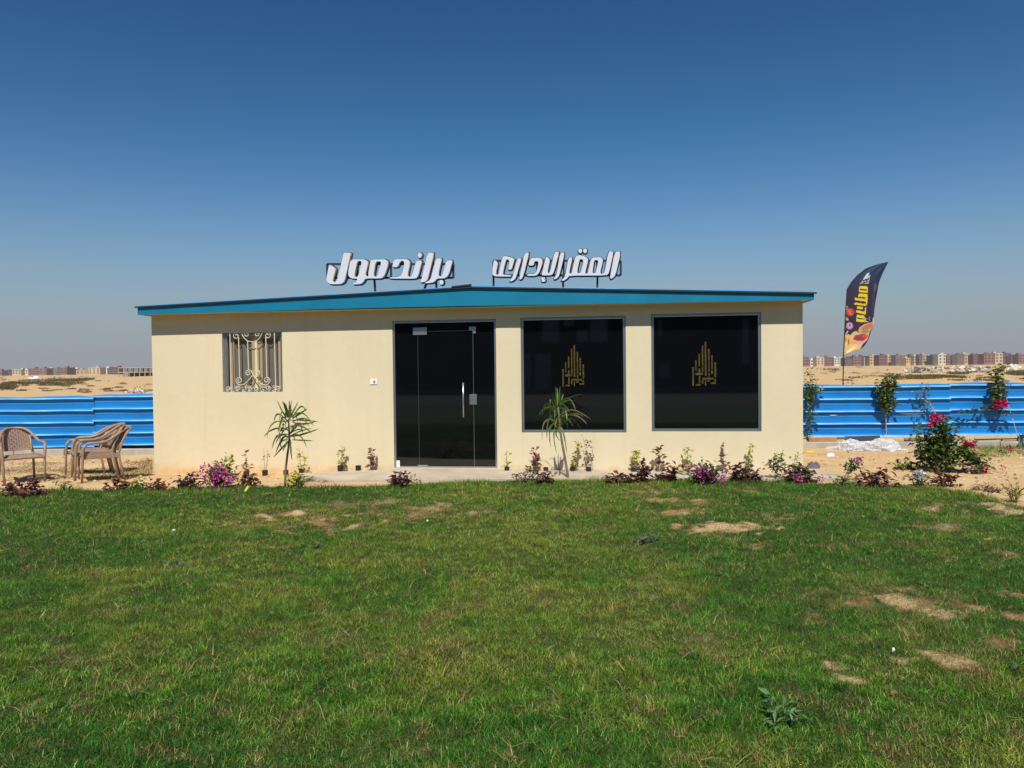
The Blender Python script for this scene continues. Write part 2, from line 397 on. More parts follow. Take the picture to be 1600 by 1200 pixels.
def make_lawn():
    """one soil sheet under the lawn; thatch where turf grows, pale bare earth where it does not"""
    st = .045; xs = np.arange(-12, 9.5, st); ys = np.arange(-9.6, -.4, st); nx, ny = len(xs), len(ys)
    X, Y = np.meshgrid(xs, ys); x = X.ravel(); y = Y.ravel()
    jx = x+(fbm(x, y, 3, 70)-.5)*.22; jy = y+(fbm(x, y, 3, 80)-.5)*.22
    ins = inpoly(jx, jy, LAWN); b = np.zeros(len(x)); b[ins] = bareness(x[ins], y[ins])
    z = np.array([max(gz(p, q), -.05) for p, q in zip(x, y)])+.016+lump(x, y)*np.clip((-y-1.0)/.8, 0, 1)
    vid = -np.ones(len(x), int); ii = (ins.reshape(ny, nx)); quad = ii[:-1, :-1] & ii[1:, :-1] & ii[:-1, 1:] & ii[1:, 1:]
    jq, iq = np.nonzero(quad); a = jq*nx+iq
    F = np.stack([a, a+1, a+nx+1, a+nx], 1); used = np.unique(F); vid[used] = np.arange(len(used)); F = vid[F]
    me = bpy.data.meshes.new('lawn_soil')
    me.from_pydata(np.stack([x, y, z], 1)[used].tolist(), [], F.tolist())
    th = np.array([.045, .062, .016]); be = np.array([.40, .285, .15]); bt = np.clip((b[used]-.25)*1.8, 0, 1)[:, None]
    n2 = fbm(x[used], y[used], 12, 60)[:, None]
    c = th*(.6+.8*n2)*(1-bt) + be*(.7+.6*n2)*bt
    br = (fbm(x[used], y[used], 3.3, 66)[:, None] > .55); c = np.where(br & (bt > .2), c*np.array([.72, .62, .55]), c)
    ca = me.color_attributes.new('col', 'FLOAT_COLOR', 'POINT'); c4 = np.ones((len(used), 4), np.float32); c4[:, :3] = c
    ca.data.foreach_set('color', c4.ravel()); me.polygons.foreach_set('use_smooth', [True]*len(me.polygons))
    me.materials.append(MT['soil']); o = bpy.data.objects.new('lawn_soil', me); COL.objects.link(o); tag(o, kind='structure')
def blades(pts, hgt, wid, lean, cols, seg3):
    """pts (n,3); builds n blades as one mesh"""
    n = len(pts)
    th = RNG.uniform(0, 2*math.pi, n); ph = RNG.uniform(0, 2*math.pi, n)
    s = np.stack([np.cos(th), np.sin(th), np.zeros(n)], 1)*(wid/2)[:, None]
    l = np.stack([np.cos(ph), np.sin(ph), np.zeros(n)], 1)
    tl = l*(np.sin(lean)*hgt)[:, None]; tz = np.zeros((n, 3)); tz[:, 2] = np.cos(lean)*hgt
    if seg3:
        mid = pts + tl*.38 + tz*.62
        tip = pts + tl*1.0 + tz*.92
        vs = np.stack([pts-s, pts+s, mid+s*.8, mid-s*.8, tip], 1).reshape(-1, 3)
        base = (np.arange(n)*5)[:, None]
        tri = np.concatenate([base+np.array([[0, 1, 2]]), base+np.array([[0, 2, 3]]), base+np.array([[3, 2, 4]])], 1).reshape(-1, 3)
        k = 5
    else:
        tip = pts + tl + tz
        vs = np.stack([pts-s, pts+s, tip], 1).reshape(-1, 3)
        tri = np.arange(n*3).reshape(-1, 3); k = 3
    c4 = np.ones((n, 4), np.float32); c4[:, :3] = cols
    return vs, tri, np.repeat(c4, k, 0)
def blade_mesh(parts, name):
    vs = np.concatenate([p[0] for p in parts]); off = np.cumsum([0]+[len(p[0]) for p in parts[:-1]])
    tri = np.concatenate([p[1]+o for p, o in zip(parts, off)]); c4 = np.concatenate([p[2] for p in parts])
    me = bpy.data.meshes.new(name)
    me.vertices.add(len(vs)); me.vertices.foreach_set('co', vs.astype(np.float32).ravel())
    me.loops.add(tri.size); me.loops.foreach_set('vertex_index', tri.astype(np.int32).ravel())
    me.polygons.add(len(tri)); me.polygons.foreach_set('loop_start', np.arange(0, tri.size, 3, dtype=np.int32))
    ca = me.color_attributes.new('col', 'FLOAT_COLOR', 'POINT')
    ca.data.foreach_set('color', c4.astype(np.float32).ravel())
    me.update(calc_edges=True); me.materials.append(MT['grass'])
    o = bpy.data.objects.new(name, me); COL.objects.link(o); return o

GREEN = np.array([.068, .205, .014]); DEEP = np.array([.032, .140, .013]); YEL = np.array([.185, .270, .024]); DRY = np.array([.36, .27, .10]); BROWN = np.array([.15, .09, .045])
def grass_cols(x, y, bare, dryp):
    n = len(x)
    a = fbm(x, y, .55, 91); b = fbm(x, y, 2.2, 55); c = RNG.random(n)
    t = np.clip((a-.5)*2.0+(b-.5)*1.6+.36+(c-.5)*.7, 0, 1)[:, None]
    col = np.where(t < .5, DEEP+(GREEN-DEEP)*t*2, GREEN+(YEL-GREEN)*(t-.5)*2)
    q6 = fbm(x, y, 7, 58, 3)
    dp = dryp + bare*.8 + np.clip((q6-.60)*2.6, 0, .6) + np.clip((b-.55)*.8, 0, .3)+np.clip((a-.58)*.7, 0, .22)
    dm = RNG.random(n) < dp
    dcol = DRY*RNG.uniform(.55, 1.15, n)[:, None]; br = RNG.random(n) < .3
    dcol[br] = BROWN*RNG.uniform(.7, 1.3, br.sum())[:, None]
    col = np.where(dm[:, None], dcol, col)
    tuft = .45+1.15*fbm(x, y, 15, 77, 2)
    lt = RNG.random(n) < .065; col = np.where(lt[:, None], np.array([.30, .33, .075]), col)        # pale blade tips
    return col*(RNG.uniform(.45, 1.55, n)*tuft)[:, None]
make_lawn()
def make_grass():
    def sample(d0, d1, dens):
        hw = .72*d1+1.4
        n = int(2*hw*(d1-d0)*dens)
        lat = RNG.uniform(-hw, hw, n); dd = RNG.uniform(d0, d1, n)
        k = np.abs(lat) < .72*dd+1.0; lat = lat[k]; dd = dd[k]
        f2 = Vector((FW.x, FW.y, 0)).normalized()
        x = CAM.x + f2.x*dd + RT0.x*lat; y = CAM.y + f2.y*dd + RT0.y*lat
        jx = x+(fbm(x, y, 3, 70)-.5)*.22; jy = y+(fbm(x, y, 3, 80)-.5)*.22
        k = inpoly(jx, jy, LAWN); return x[k], y[k]
    tot = []
    for (d0, d1, dens, seg3, wd) in ((1.6, 4.0, 26000, True, .0030), (4.0, 5.6, 25000, False, .0036), (5.6, 7.6, 17000, False, .0046), (7.6, 11.2, 10500, False, .0064)):
        x, y = sample(d0, d1, dens)
        bare = bareness(x, y); cl = fbm(x, y, 5, 17)*.55+fbm(x, y, 19, 18, 2)*.45
        keep = RNG.random(len(x)) > np.clip(bare*1.05-.08, 0, .86)
        keep &= RNG.random(len(x)) < np.clip(-.25+cl*2.5, .05, 1)
        x, y, bare, cl = x[keep], y[keep], bare[keep], cl[keep]
        n = len(x)
        h = RNG.uniform(.018, .046, n)*(.25+.9*fbm(x, y, 1.7, 23)+.8*cl)*(1-.5*bare)
        tall = RNG.random(n) < .012; h[tall] *= 1.8
        lean = np.abs(RNG.normal(.85, .38, n)).clip(0, 1.42)
        wd_ = wd*RNG.uniform(.7, 1.3, n)
        z = np.array([max(gz(a, b), -.05) for a, b in zip(x, y)])+.012+lump(x, y)*np.clip((-y-1.0)/.8, 0, 1)
        tot.append(blades(np.stack([x, y, z], 1), h, wd_, lean, grass_cols(x, y, bare, .075), seg3))
    # shaggy uncut fringe along the far edge
    xs = []; ys = []
    for i in range(len(EW)-1):
        a, b_ = EW[i], EW[i+1]; L = (b_-a).length; n = int(L*1500)
        t = RNG.random(n); xs.append(a.x+(b_.x-a.x)*t+RNG.normal(0, .05, n)); ys.append(a.y+(b_.y-a.y)*t-np.abs(RNG.normal(0, .16, n))+.03)
    x = np.concatenate(xs); y = np.concatenate(ys); q = fbm(x, y, 2.2, 5)
    k = RNG.random(len(x)) < np.clip((q-.30)*3.2, .06, 1); x, y, q = x[k], y[k], q[k]; n = len(x)
    z = np.array([max(gz(a, b), -.05) for a, b in zip(x, y)])+.004
    h = RNG.uniform(.04, .10, n)*(.35+q)
    cols = grass_cols(x, y, np.zeros(n), .06)*1.05
    tot.append(blades(np.stack([x, y, z], 1), h, RNG.uniform(.004, .009, n), np.abs(RNG.normal(.45, .3, n)).clip(0, 1.2), cols, False))
    # long dead straws lying in the turf
    n = 9000; dd = RNG.uniform(2.4, 10.5, n); lat = RNG.uniform(-1, 1, n)*(.72*dd+.8); f2 = Vector((FW.x, FW.y, 0)).normalized()
    x = CAM.x+f2.x*dd+RT0.x*lat; y = CAM.y+f2.y*dd+RT0.y*lat
    k = inpoly(x, y, LAWN) & (RNG.random(n) < np.clip((fbm(x, y, 1.3, 61)-.35)*3, .05, 1)); x, y = x[k], y[k]; n = len(x)
    z = np.array([max(gz(a, b), -.05) for a, b in zip(x, y)])+.03+lump(x, y)*np.clip((-y-1.0)/.8, 0, 1)
    tot.append(blades(np.stack([x, y, z], 1), RNG.uniform(.05, .13, n), RNG.uniform(.0025, .005, n), RNG.uniform(.9, 1.5, n), (DRY*1.15)[None, :]*RNG.uniform(.6, 1.2, (n, 1)), True))
    o = blade_mesh(tot, 'lawn_grass')
    tag(o, 'mown green lawn with straw coloured blades and bare patches', 'grass', kind='stuff')
make_grass()

def grass_patch(pxs, n, label, dryp, hmin, hmax, name='rough_grass', wid=.007):
    """rough grass inside a ground polygon given by photo pixels"""
    poly = [(p.x, p.y) for p in (G(*q) for q in pxs)]
    X = np.array(poly); lo = X.min(0); hi = X.max(0)
    x = RNG.uniform(lo[0], hi[0], n); y = RNG.uniform(lo[1], hi[1], n)
    k = inpoly(x, y, poly) & (RNG.random(n) < np.clip((fbm(x, y, 2.5, 31)-.3)*3, 0, 1)); x, y = x[k], y[k]; n = len(x)
    z = np.array([gz(a, b) for a, b in zip(x, y)])
    o = blade_mesh([blades(np.stack([x, y, z], 1), RNG.uniform(hmin, hmax, n), RNG.uniform(.6, 1.3, n)*wid, np.abs(RNG.normal(.7, .35, n)).clip(0, 1.3), grass_cols(x, y, np.full(n, dryp), dryp), False)], name)
    return tag(o, label, 'grass', kind='stuff')
grass_patch([(60,751),(100,738),(170,728),(238,718),(238,742),(190,752),(120,757)], 16000, 'thin dry grass growing in the sand under the stacked chairs', .62, .02, .06)
grass_patch([(0,745),(0,728),(60,722),(130,726),(100,738),(40,742)], 9000, 'sparse dry grass on the sand behind the single chair', .8, .015, .04)
grass_patch([(1500,714),(1512,700),(1560,696),(1680,700),(1690,716),(1600,714),(1540,716)], 9000, 'green grass strip growing along the kerb below the blue fence', .12, .04, .12)

# ------------------------------------------------------------------ concrete path in front of the building
def make_path():
    pts = [(462,742),(620,737.5),(800,737),(1000,736.5),(1256,737.5),(1300,743),(1322,751),(1280,754.5),(1100,753),(900,752.5),(800,753.5),(640,754.5),(520,753),(470,750)]
    P = [G(*p) for p in pts]
    bm = bmesh.new()
    top = [bm.verts.new((p.x, p.y, .045 if 0 < i < 12 else .02)) for i, p in enumerate(P)]
    bot = [bm.verts.new((p.x, p.y, -.06)) for p in P]
    f = bm.faces.new(top); n = len(P)
    for i in range(n): bm.faces.new((top[i], bot[i], bot[(i+1) % n], top[(i+1) % n]))
    bmesh.ops.triangulate(bm, faces=[f]); bmesh.ops.recalc_face_normals(bm, faces=bm.faces)
    me = bpy.data.meshes.new('path'); bm.to_mesh(me); bm.free(); me.materials.append(MT['concrete'])
    o = bpy.data.objects.new('path', me); COL.objects.link(o); tag(o, kind='structure')
make_path()

# ------------------------------------------------------------------ the office building
XL, XR, DEPTH = -7.467, 2.79, 4.6
DOOR = (-3.386, -1.743, .055, 2.363); W1 = (-1.357, .235, .611, 2.372); W2 = (.613, 2.204, .628, 2.384); LW = (-6.237, -5.215, 1.266, 2.236)
bld = empty('office_building', (-2.3, 0, 0), 'single storey cream office building with teal fascia and black glass front', 'building')
BO = Vector((-2.3, 0, 0))
def make_walls():
    mb = MB(BO); ops = [DOOR, W1, W2, LW]; rec = {0: .12, 1: .10, 2: .10, 3: .16}
    xs = sorted({XL, XR, *[o[0] for o in ops], *[o[1] for o in ops]}); zs = sorted({-.3, 2.60, *[o[2] for o in ops], *[o[3] for o in ops]})
    for i in range(len(xs)-1):
        for j in range(len(zs)-1):
            cx, cz = (xs[i]+xs[i+1])/2, (zs[j]+zs[j+1])/2
            if any(o[0] < cx < o[1] and o[2] < cz < o[3] for o in ops): continue
            mb.add([(xs[i],0,zs[j]),(xs[i+1],0,zs[j]),(xs[i+1],0,zs[j+1]),(xs[i],0,zs[j+1])], [(0,1,2,3)])
    for k, (a, b, c, d) in enumerate(ops):
        r = rec[k]
        mb.add([(a,0,c),(a,r,c),(a,r,d),(a,0,d)], [(0,3,2,1)]); mb.add([(b,0,c),(b,r,c),(b,r,d),(b,0,d)], [(0,1,2,3)])
        mb.add([(a,0,d),(b,0,d),(b,r,d),(a,r,d)], [(0,3,2,1)]); mb.add([(a,0,c),(b,0,c),(b,r,c),(a,r,c)], [(0,1,2,3)])
    mb.add([(XL,0,-.3),(XL,DEPTH,-.3),(XL,DEPTH,2.6),(XL,0,2.6)], [(0,3,2,1)])
    mb.add([(XR,0,-.3),(XR,DEPTH,-.3),(XR,DEPTH,2.6),(XR,0,2.6)], [(0,1,2,3)])
    mb.add([(XL,DEPTH,-.3),(XR,DEPTH,-.3),(XR,DEPTH,2.6),(XL,DEPTH,2.6)], [(0,3,2,1)])
    # dark inside wall behind the glass, and the slab under the door
    mb.build('wall', MT['wall'], bld)
    s = MB(BO); s.box(DOOR[0]-.02, DOOR[1]+.02, -.10, .12, .0, .052); s.build('doorstep', MT['concrete'], bld)
make_walls()

FY = -.245
def make_roof():
    L0, L1 = D(215,480.5,FY), D(215,492,FY); A = D(735,449.5,FY); A2 = D(735,478,FY); R0, R1 = D(1272,458.5,FY), D(1272,468.5,FY)
    mb = MB(BO)
    # fascia board in front, returns at both ends
    top = [L0, D(330,473.8,FY), D(480,464.2,FY), D(610,456.3,FY), A, D(900,451.5,FY), D(1060,455,FY), R0]
    bot = [L1, D(330,488.5,FY), D(480,484,FY), D(610,480.6,FY), A2, D(900,475.4,FY), D(1060,472.4,FY), R1]
    n = len(top); vs = []
    for y in (FY, FY+.03):
        vs += [(p.x, y, p.z) for p in top] + [(p.x, y, p.z) for p in bot]
    fs = []
    for i in range(n-1):
        fs.append((n+i, n+i+1, i+1, i)); fs.append((2*n+i, 2*n+i+1, 3*n+i+1, 3*n+i))
        fs.append((i, i+1, 2*n+i+1, 2*n+i)); fs.append((n+i, 3*n+i, 3*n+i+1, n+i+1))
    fs.append((0, 2*n, 3*n, n)); fs.append((n-1, 2*n-1, 4*n-1, 3*n-1))
    mb.add(vs, fs)
    yb = DEPTH+.2
    mb.box(L0.x+.001, L0.x+.03, FY+.031, yb, L1.z, L0.z); mb.box(R0.x-.03, R0.x-.001, FY+.031, yb, R1.z, R0.z)
    mb.build('fascia', MT['teal'], bld)
    # soffit
    s = MB(BO)
    zl, zr = L1.z+.012, R1.z+.012
    s.add([(L0.x+.03, FY+.03, zl), (R0.x-.03, FY+.03, zr), (R0.x-.03, yb, zr), (L0.x+.03, yb, zl)], [(0,3,2,1)])
    s.build('soffit', MT['soffit'], bld)
    # roof sheets, one each side of the ridge, with ribs running down the slope
    for side in (0, 1):
        r = MB(BO); e = L0 if side == 0 else R0
        ex = e.x+(-.03 if side == 0 else .03)
        za, ze = A.z+.012, e.z+.010
        ys = []; y = FY-.03
        while y < yb:
            ys += [(y, 0), (y+.03, .016), (y+.06, .016), (y+.09, 0)]; y += .26
        for k in range(len(ys)-1):
            (y0, h0), (y1, h1) = ys[k], ys[k+1]
            r.add([(A.x, y0, za+h0), (ex, y0, ze+h0), (ex, y1, ze+h1), (A.x, y1, za+h1)], [(0,1,2,3) if side else (0,3,2,1)])
        r.build('roof_sheet', MT['roof_blue'], bld)
        d = MB(BO)
        # dark strip standing in for the shade under the sheet's edge
        a = Vector((A.x, FY-.018, A.z+.004)); b = Vector((ex, FY-.018, e.z+.003))
        d.bar(a, b, .022, .03); d.build('edge_shade', MT['dark_edge'], bld)
    c = MB(BO); c.bar((A.x-.28, FY-.02, A.z+.016), (A.x+.02, FY-.02, A.z+.042), .02, .05); c.build('ridge_cap', MT['dark_edge'], bld)
make_roof()

def frame(mb, o, y0, y1, t):
    a, b, c, d = o
    mb.box(a, a+t, y0, y1, c, d); mb.box(b-t, b, y0, y1, c, d); mb.box(a+t, b-t, y0, y1, d-t, d); mb.box(a+t, b-t, y0, y1, c, c+t)
EMB = [(408,420,415,532),(427,437,370,438),(447,458,330,410),(447,460,422,448),(468,479,280,405),(468,479,411,446),(486,499,255,470),(507,519,300,445),(527,538,340,428),(547,560,385,478),
       (428,478,450,464),(470,544,481,492),(430,462,520,531),(468,479,496,518),(449,460,470,516),(487,497,497,530),(525,559,510,520),(546,559,489,506),(508,519,453,476),(526,538,436,458),(503,521,497,506)]
def make_window(o, ecx, scale, ez):
    win = empty('window', (0, 0, 0), None, None); win.parent = bld
    win.location = Vector(((o[0]+o[1])/2, .05, o[2]))-BO
    wo = Vector(((o[0]+o[1])/2, .05, o[2]))
    f = MB(wo); frame(f, (o[0]+.004, o[1]-.004, o[2]+.004, o[3]-.004), .012, .075, .034); bevel(f.build('window_frame', MT['alu'], win), .004, 1)
    p = MB(wo); p.box(o[0]+.036, o[1]-.036, .05, .06, o[2]+.036, o[3]-.036); p.build('pane', MT['glass'], win)
    e = MB(wo)
    for x0, x1, y0, y1 in EMB:
        pa = D(980+x0/4, 470+y0/4); pb = D(980+x1/4, 470+y1/4); c = D(1101, 603)
        ins = .0022
        e.box(ecx+(pa.x-c.x)*scale+ins, ecx+(pb.x-c.x)*scale-ins, .0465, .0495, ez+(pb.z-c.z)*scale, ez+(pa.z-c.z)*scale)
    e.build('emblem', MT['gold'], win)
c1 = D(895.5, 604); c2 = D(1101, 603)
make_window(W1, c1.x, .96, c1.z); make_window(W2, c2.x, 1.0, c2.z)

def make_door():
    a, b, c, d = DOOR; wo = Vector(((a+b)/2, .05, c))
    dr = empty('glass_door', wo-BO, None, None); dr.parent = bld
    f = MB(wo); t = .03
    f.box(a+.004, a+t, .012, .075, c, d-.004); f.box(b-t, b-.004, .012, .075, c, d-.004); f.box(a+t, b-t, .012, .075, d-.035, d-.004); f.box(a+t, b-t, .03, .07, c, c+.022)
    bevel(f.build('door_frame', MT['alu'], dr), .003, 1)
    xl, xr, zt = D(652.5, 600).x, D(739, 600).x, D(700, 517).z
    g = .0035
    for nm, q in (('side_pane', (a+t, xl-g, c+.022, zt)), ('side_pane', (xr+g, b-t, c+.022, zt)), ('transom_pane', (a+t, b-t, zt+g, d-.035)), ('door_leaf', (xl+g, xr-g, c+.024, zt-g))):
        p = MB(wo); p.box(q[0], q[1], .044, .054, q[2], q[3]); p.build(nm, MT['glass'], dr)
    e = MB(wo)   # polished glass edges catching the light
    e.box(xr-g+.0008, xr+g-.0008, .043, .055, c+.03, zt-.004); e.box(xl+g, xr-g, .0445, .0535, zt-g+.0008, zt+g-.0008)
    e.build('glass_edge', MT['alu'], dr)
    e = MB(wo); e.box(xl-g+.0008, xl+g-.0008, .0455, .0525, c+.03, zt-.004); e.build('glass_edge', mat('dim_glass_edge', (.05, .055, .06), .4), dr)
    def px(nm, x0, y0, x1, y1, dep=.018, m='steel'):
        p = D(x0, y0, .044); q = D(x1, y1, .044)
        mb = MB(wo); mb.box(p.x, q.x, .044-dep, .0435, q.z, p.z); return bevel(mb.build(nm, MT[m], dr), .003, 1)
    px('patch_hinge', 645.5, 512, 667, 517); px('patch_hinge', 645.5, 517.6, 667, 523)
    px('corner_patch', 733, 510.5, 743.5, 515.8); px('corner_patch', 738.6, 516.4, 743.5, 521)
    px('patch_hinge', 653, 726.3, 669, 731.2, .02); px('corner_patch', 619, 719.5, 625.2, 729.8, .02, 'white')
    lk = px('lock', 734, 616, 745.3, 632, .024)
    p = D(738, 623.5, .02); m = MB(wo); m.tube([(p.x, .0195, p.z), (p.x, .012, p.z)], .012, 10); o = m.build('lock_cylinder', MT['alu'], dr)
    h = MB(wo); u, v = D(723.6, 598, -.02), D(724.6, 652, -.02)
    h.tube([(u.x, -.02, u.z), (u.x, -.02, v.z)], .0125, 12); 
    for z in (u.z-.08, v.z+.08): h.tube([(u.x, -.02, z), (u.x, .0435, z)], .008, 8)
    h.build('handle', MT['steel'], dr, True)
make_door()

def make_barred_window():
    a, b, c, d = LW; wo = Vector(((a+b)/2, .05, c))
    bw = empty('barred_window', wo-BO, None, None); bw.parent = bld
    f = MB(wo); frame(f, (a+.002, b-.002, c+.002, d-.002), .06, .15, .055); bevel(f.build('window_frame', MT['alu'], bw), .003, 1)
    def X(x): return D(335+x/10, 565).x
    def Z(y): return D(394, 505+y/10).z
    t = MB(wo)
    for x0, x1 in ((X(190), X(262)), (X(535), X(705)), (X(955), X(1028))): t.box(x0, x1, .105, .15, c+.057, d-.057)
    for z0, z1 in ((d-.11, d-.0575), (c+.0575, c+.10)): t.box(X(262)+.001, X(535)-.001, .11, .15, z0, z1); t.box(X(705)+.001, X(955)-.001, .11, .15, z0, z1)
    t.build('sash', MT['tan_frame'], bw)
    m = MB(wo); m.box(X(590), X(625), .098, .104, c+.06, d-.06); m.build('mullion', MT['soffit'], bw)
    s = MB(wo); s.box(X(262), X(535), .13, .14, c+.1, d-.11); s.build('fly_screen', MT['screen'], bw)
    s = MB(wo); s.box(X(705), X(955), .13, .14, c+.1, d-.11); s.build('fly_screen', MT['screen'], bw)
    Y = .012
    def P(x, y): return Vector((X(x), Y, Z(y)))
    for x, y0, y1 in ((245,138,1080),(380,215,845),(520,280,735),(660,280,735),(805,215,845),(940,138,1080)):
        q = MB(wo); q.tube([P(x, y0), P(x+6, y1)], .0085, 6); q.build('bar', MT['cream_paint'], bw)
    def spiral(cx, cy, r, a0, turns, sgn):
        return [P(cx+r*(1-.72*k/28)*math.cos(a0+sgn*turns*2*math.pi*k/28), cy+r*(1-.72*k/28)*math.sin(a0+sgn*turns*2*math.pi*k/28)) for k in range(29)]
    def scroll(pts, r=.0068):
        q = MB(wo); q.tube(pts, r, 6); q.build('scroll', MT['cream_paint'], bw, True)
    def arc(pts):   # smooth through points
        out = []
        for i in range(len(pts)-1):
            p0, p1, p2, p3 = pts[max(i-1, 0)], pts[i], pts[i+1], pts[min(i+2, len(pts)-1)]
            for k in range(6):
                u = k/6
                out.append(tuple(.5*((2*p1[j])+(-p0[j]+p2[j])*u+(2*p0[j]-5*p1[j]+4*p2[j]-p3[j])*u*u+(-p0[j]+3*p1[j]-3*p2[j]+p3[j])*u**3) for j in (0, 1)))
        return [P(*p) for p in out]+[P(*pts[-1])]
    # top: one long double scroll
    left = spiral(345, 195, 55, math.radians(-60), 1.3, -1)[::-1]
    mid = arc([(372,147),(415,140),(450,205),(510,270),(590,287),(670,270),(725,205),(760,140),(802,147)])
    right = spiral(832, 195, 55, math.radians(240), 1.3, 1)
    scroll(left+mid[1:-1]+right)
    scroll(spiral(510, 172, 42, math.radians(-90), 1.2, -1)); scroll(spiral(665, 172, 42, math.radians(-90), 1.2, 1))
    # bottom: two crossing S scrolls
    for sg in (1, -1):
        f = lambda p: (592+sg*(p[0]-592), p[1])
        def sp(cx, cy, r, a0, turns, s_):
            return [P(*f((cx+r*(1-.72*k/28)*math.cos(a0+s_*turns*2*math.pi*k/28), cy+r*(1-.72*k/28)*math.sin(a0+s_*turns*2*math.pi*k/28)))) for k in range(29)]
        a_ = sp(520, 778, 45, math.radians(-75), 1.25, -1)[::-1]
        m_ = arc([f(p) for p in ((532,735),(565,745),(600,815),(650,880),(720,945),(790,966),(840,945))])
        b_ = sp(808, 895, 55, math.radians(62), 1.4, -1)
        scroll(a_+m_[1:-1]+b_)
        for cx, cy, r in ((208,1022,42),(362,1018,44),(548,1035,36)):
            scroll(sp(cx, cy, r, math.radians(90), 1.3, 1), .006)
        scroll(arc([f((490,955)), f((478,1000)), f((480,1040))]), .006)
        scroll(sp(262, 1050, 26, 0, 1.0, 1), .006); scroll(sp(440, 1050, 26, 0, 1.0, 1), .006)
    for y_ in (1080, 140):
        q = MB(wo); q.bar(P(125, y_), P(1050, y_), .012, .02); q.build('grille_rail', MT['cream_paint'], bw)
make_barred_window()

def make_switch():
    p, q = D(578.5, 592.5), D(589.5, 600.5); o = Vector((p.x, 0, q.z))
    r = empty('socket_plate', o-BO, None, None); r.parent = bld
    m = MB(o); m.box(p.x, q.x, -.012, -.001, q.z, p.z); bevel(m.build('plate', MT['white'], r), .003, 2)
    x = (p.x+q.x)/2; m = MB(o); m.box(x-.005, x+.03, -.016, -.0125, q.z+.02, p.z-.02); m.build('rocker', mat('grey_rocker', (.25, .25, .26), .4), r)
make_switch()

# ------------------------------------------------------------------ roof signs
def sign(name, label, crop, scale, outlines, dots, frame_px, mids, posts, rails, y, zdrop=0):
    ox, oy = crop
    def P(q, yy=y): return D(ox+q[0]/scale, oy+q[1]/scale, yy)
    base = P(((frame_px[0]+frame_px[2])/2, posts[0][3])); base.y = y+.06
    root = empty(name, base, label, 'sign', 'white letter signs on the roof')
    def curve_mesh(splines, ext, yc, off, smooth=True):
        cu = bpy.data.curves.new('tmp', 'CURVE'); cu.dimensions = '2D'; cu.fill_mode = 'BOTH'; cu.extrude = ext; cu.offset = off; cu.resolution_u = 3
        for pts in splines:
            if smooth:                      # cut the corners once
                n = len(pts); q = []
                for i in range(n):
                    a, b = pts[i], pts[(i+1) % n]
                    q += [(a[0]*.82+b[0]*.18, a[1]*.82+b[1]*.18), (a[0]*.18+b[0]*.82, a[1]*.18+b[1]*.82)]
                pts = q
            sp = cu.splines.new('POLY'); sp.points.add(len(pts)-1); sp.use_cyclic_u = True
            for i, p in enumerate(pts):
                w_ = P(p); sp.points[i].co = (w_.x-base.x, w_.z-base.z, 0, 1)
        ob = bpy.data.objects.new('tmp', cu); COL.objects.link(ob)
        dg = bpy.context.evaluated_depsgraph_get(); me = bpy.data.meshes.new_from_object(ob.evaluated_get(dg))
        bpy.data.objects.remove(ob); bpy.data.curves.remove(cu)
        me.transform(Matrix.Translation((0, yc-base.y, 0)) @ Matrix.Rotation(math.pi/2, 4, 'X'))
        me.materials.clear()
        return me
    def ell(d): return [(d[0]+d[2]*math.cos(k/14*2*math.pi), d[1]+d[3]*math.sin(k/14*2*math.pi)) for k in range(14)]
    for spl in outlines+[[ell(d)] for d in dots]:
        sm = len(spl[0]) != 14
        me = curve_mesh(spl, .032, y, 0, sm)
        me.materials.append(MT['letter_side']); me.materials.append(MT['letter_face'])
        for p in me.polygons: p.material_index = 1 if p.normal.y < -.9 else 0
        o = bpy.data.objects.new('letter', me); COL.objects.link(o); o.parent = root
        me = curve_mesh(spl, .008, y+.048, .017, sm); me.materials.append(MT['dark_edge'])
        b = bpy.data.objects.new('letter_back', me); COL.objects.link(b); b.parent = o
    yf = y+.085
    fr = MB(base); x0, y0, x1, y1 = frame_px
    c = [P((x0, y0), yf), P((x1, y0), yf), P((x1, y1), yf), P((x0, y1), yf)]
    for i in range(4): fr.bar(c[i], c[(i+1) % 4], .032, .032)
    for x in mids: fr.bar(P((x, y0+6), yf), P((x, y1-6), yf), .028, .028)
    fr.build('sign_frame', MT['dark_edge'], root)
    for x0, y0, x1, y1 in posts:
        m = MB(base); a, b = P((x0, y0), yf), P((x1, y1), yf); b.z -= .12; m.bar(a, b, .03, .03); m.build('post', MT['dark_edge'], root)
    return root
LEFT = [
 [[(278,118),(270,112),(345,112),(356,120),(296,400),(280,440),(245,466),(125,468),(92,446),(80,405),(110,256),(120,246),(188,296),(155,405),(150,432),(165,446),(190,440),(208,405)]],
 [[(375,187),(505,185),(540,200),(553,238),(522,360),(538,383),(560,375),(556,340),(580,215),(597,190),(740,185),(770,200),(782,245),(740,365),(715,395),(680,402),(520,402),(500,440),(470,465),(388,470),(383,460),(420,445),(435,405),(365,402),(335,380),(326,340),(352,210)],
  [(432,206),(472,204),(482,220),(445,370),(425,388),(402,386),(396,365)], [(640,212),(690,208),(702,225),(664,365),(645,384),(624,383),(614,360)]],
 [[(870,185),(985,182),(1015,196),(1028,238),(1000,360),(1008,382),(1035,384),(1056,365),(1098,203),(1166,200),(1122,370),(1100,398),(1065,405),(800,404),(802,390),(905,384),(938,362),(965,240),(962,212),(940,200),(915,212),(888,272),(828,274),(842,208)]],
 [[(1228,112),(1302,112),(1232,400),(1200,440),(1145,447),(1168,385)]],
 [[(1322,178),(1390,174),(1350,350),(1355,378),(1382,380),(1400,360),(1440,203),(1512,195),(1472,345),(1445,385),(1410,402),(1335,402),(1310,435),(1280,450),(1205,457),(1200,447),(1245,430),(1272,385)]],
]
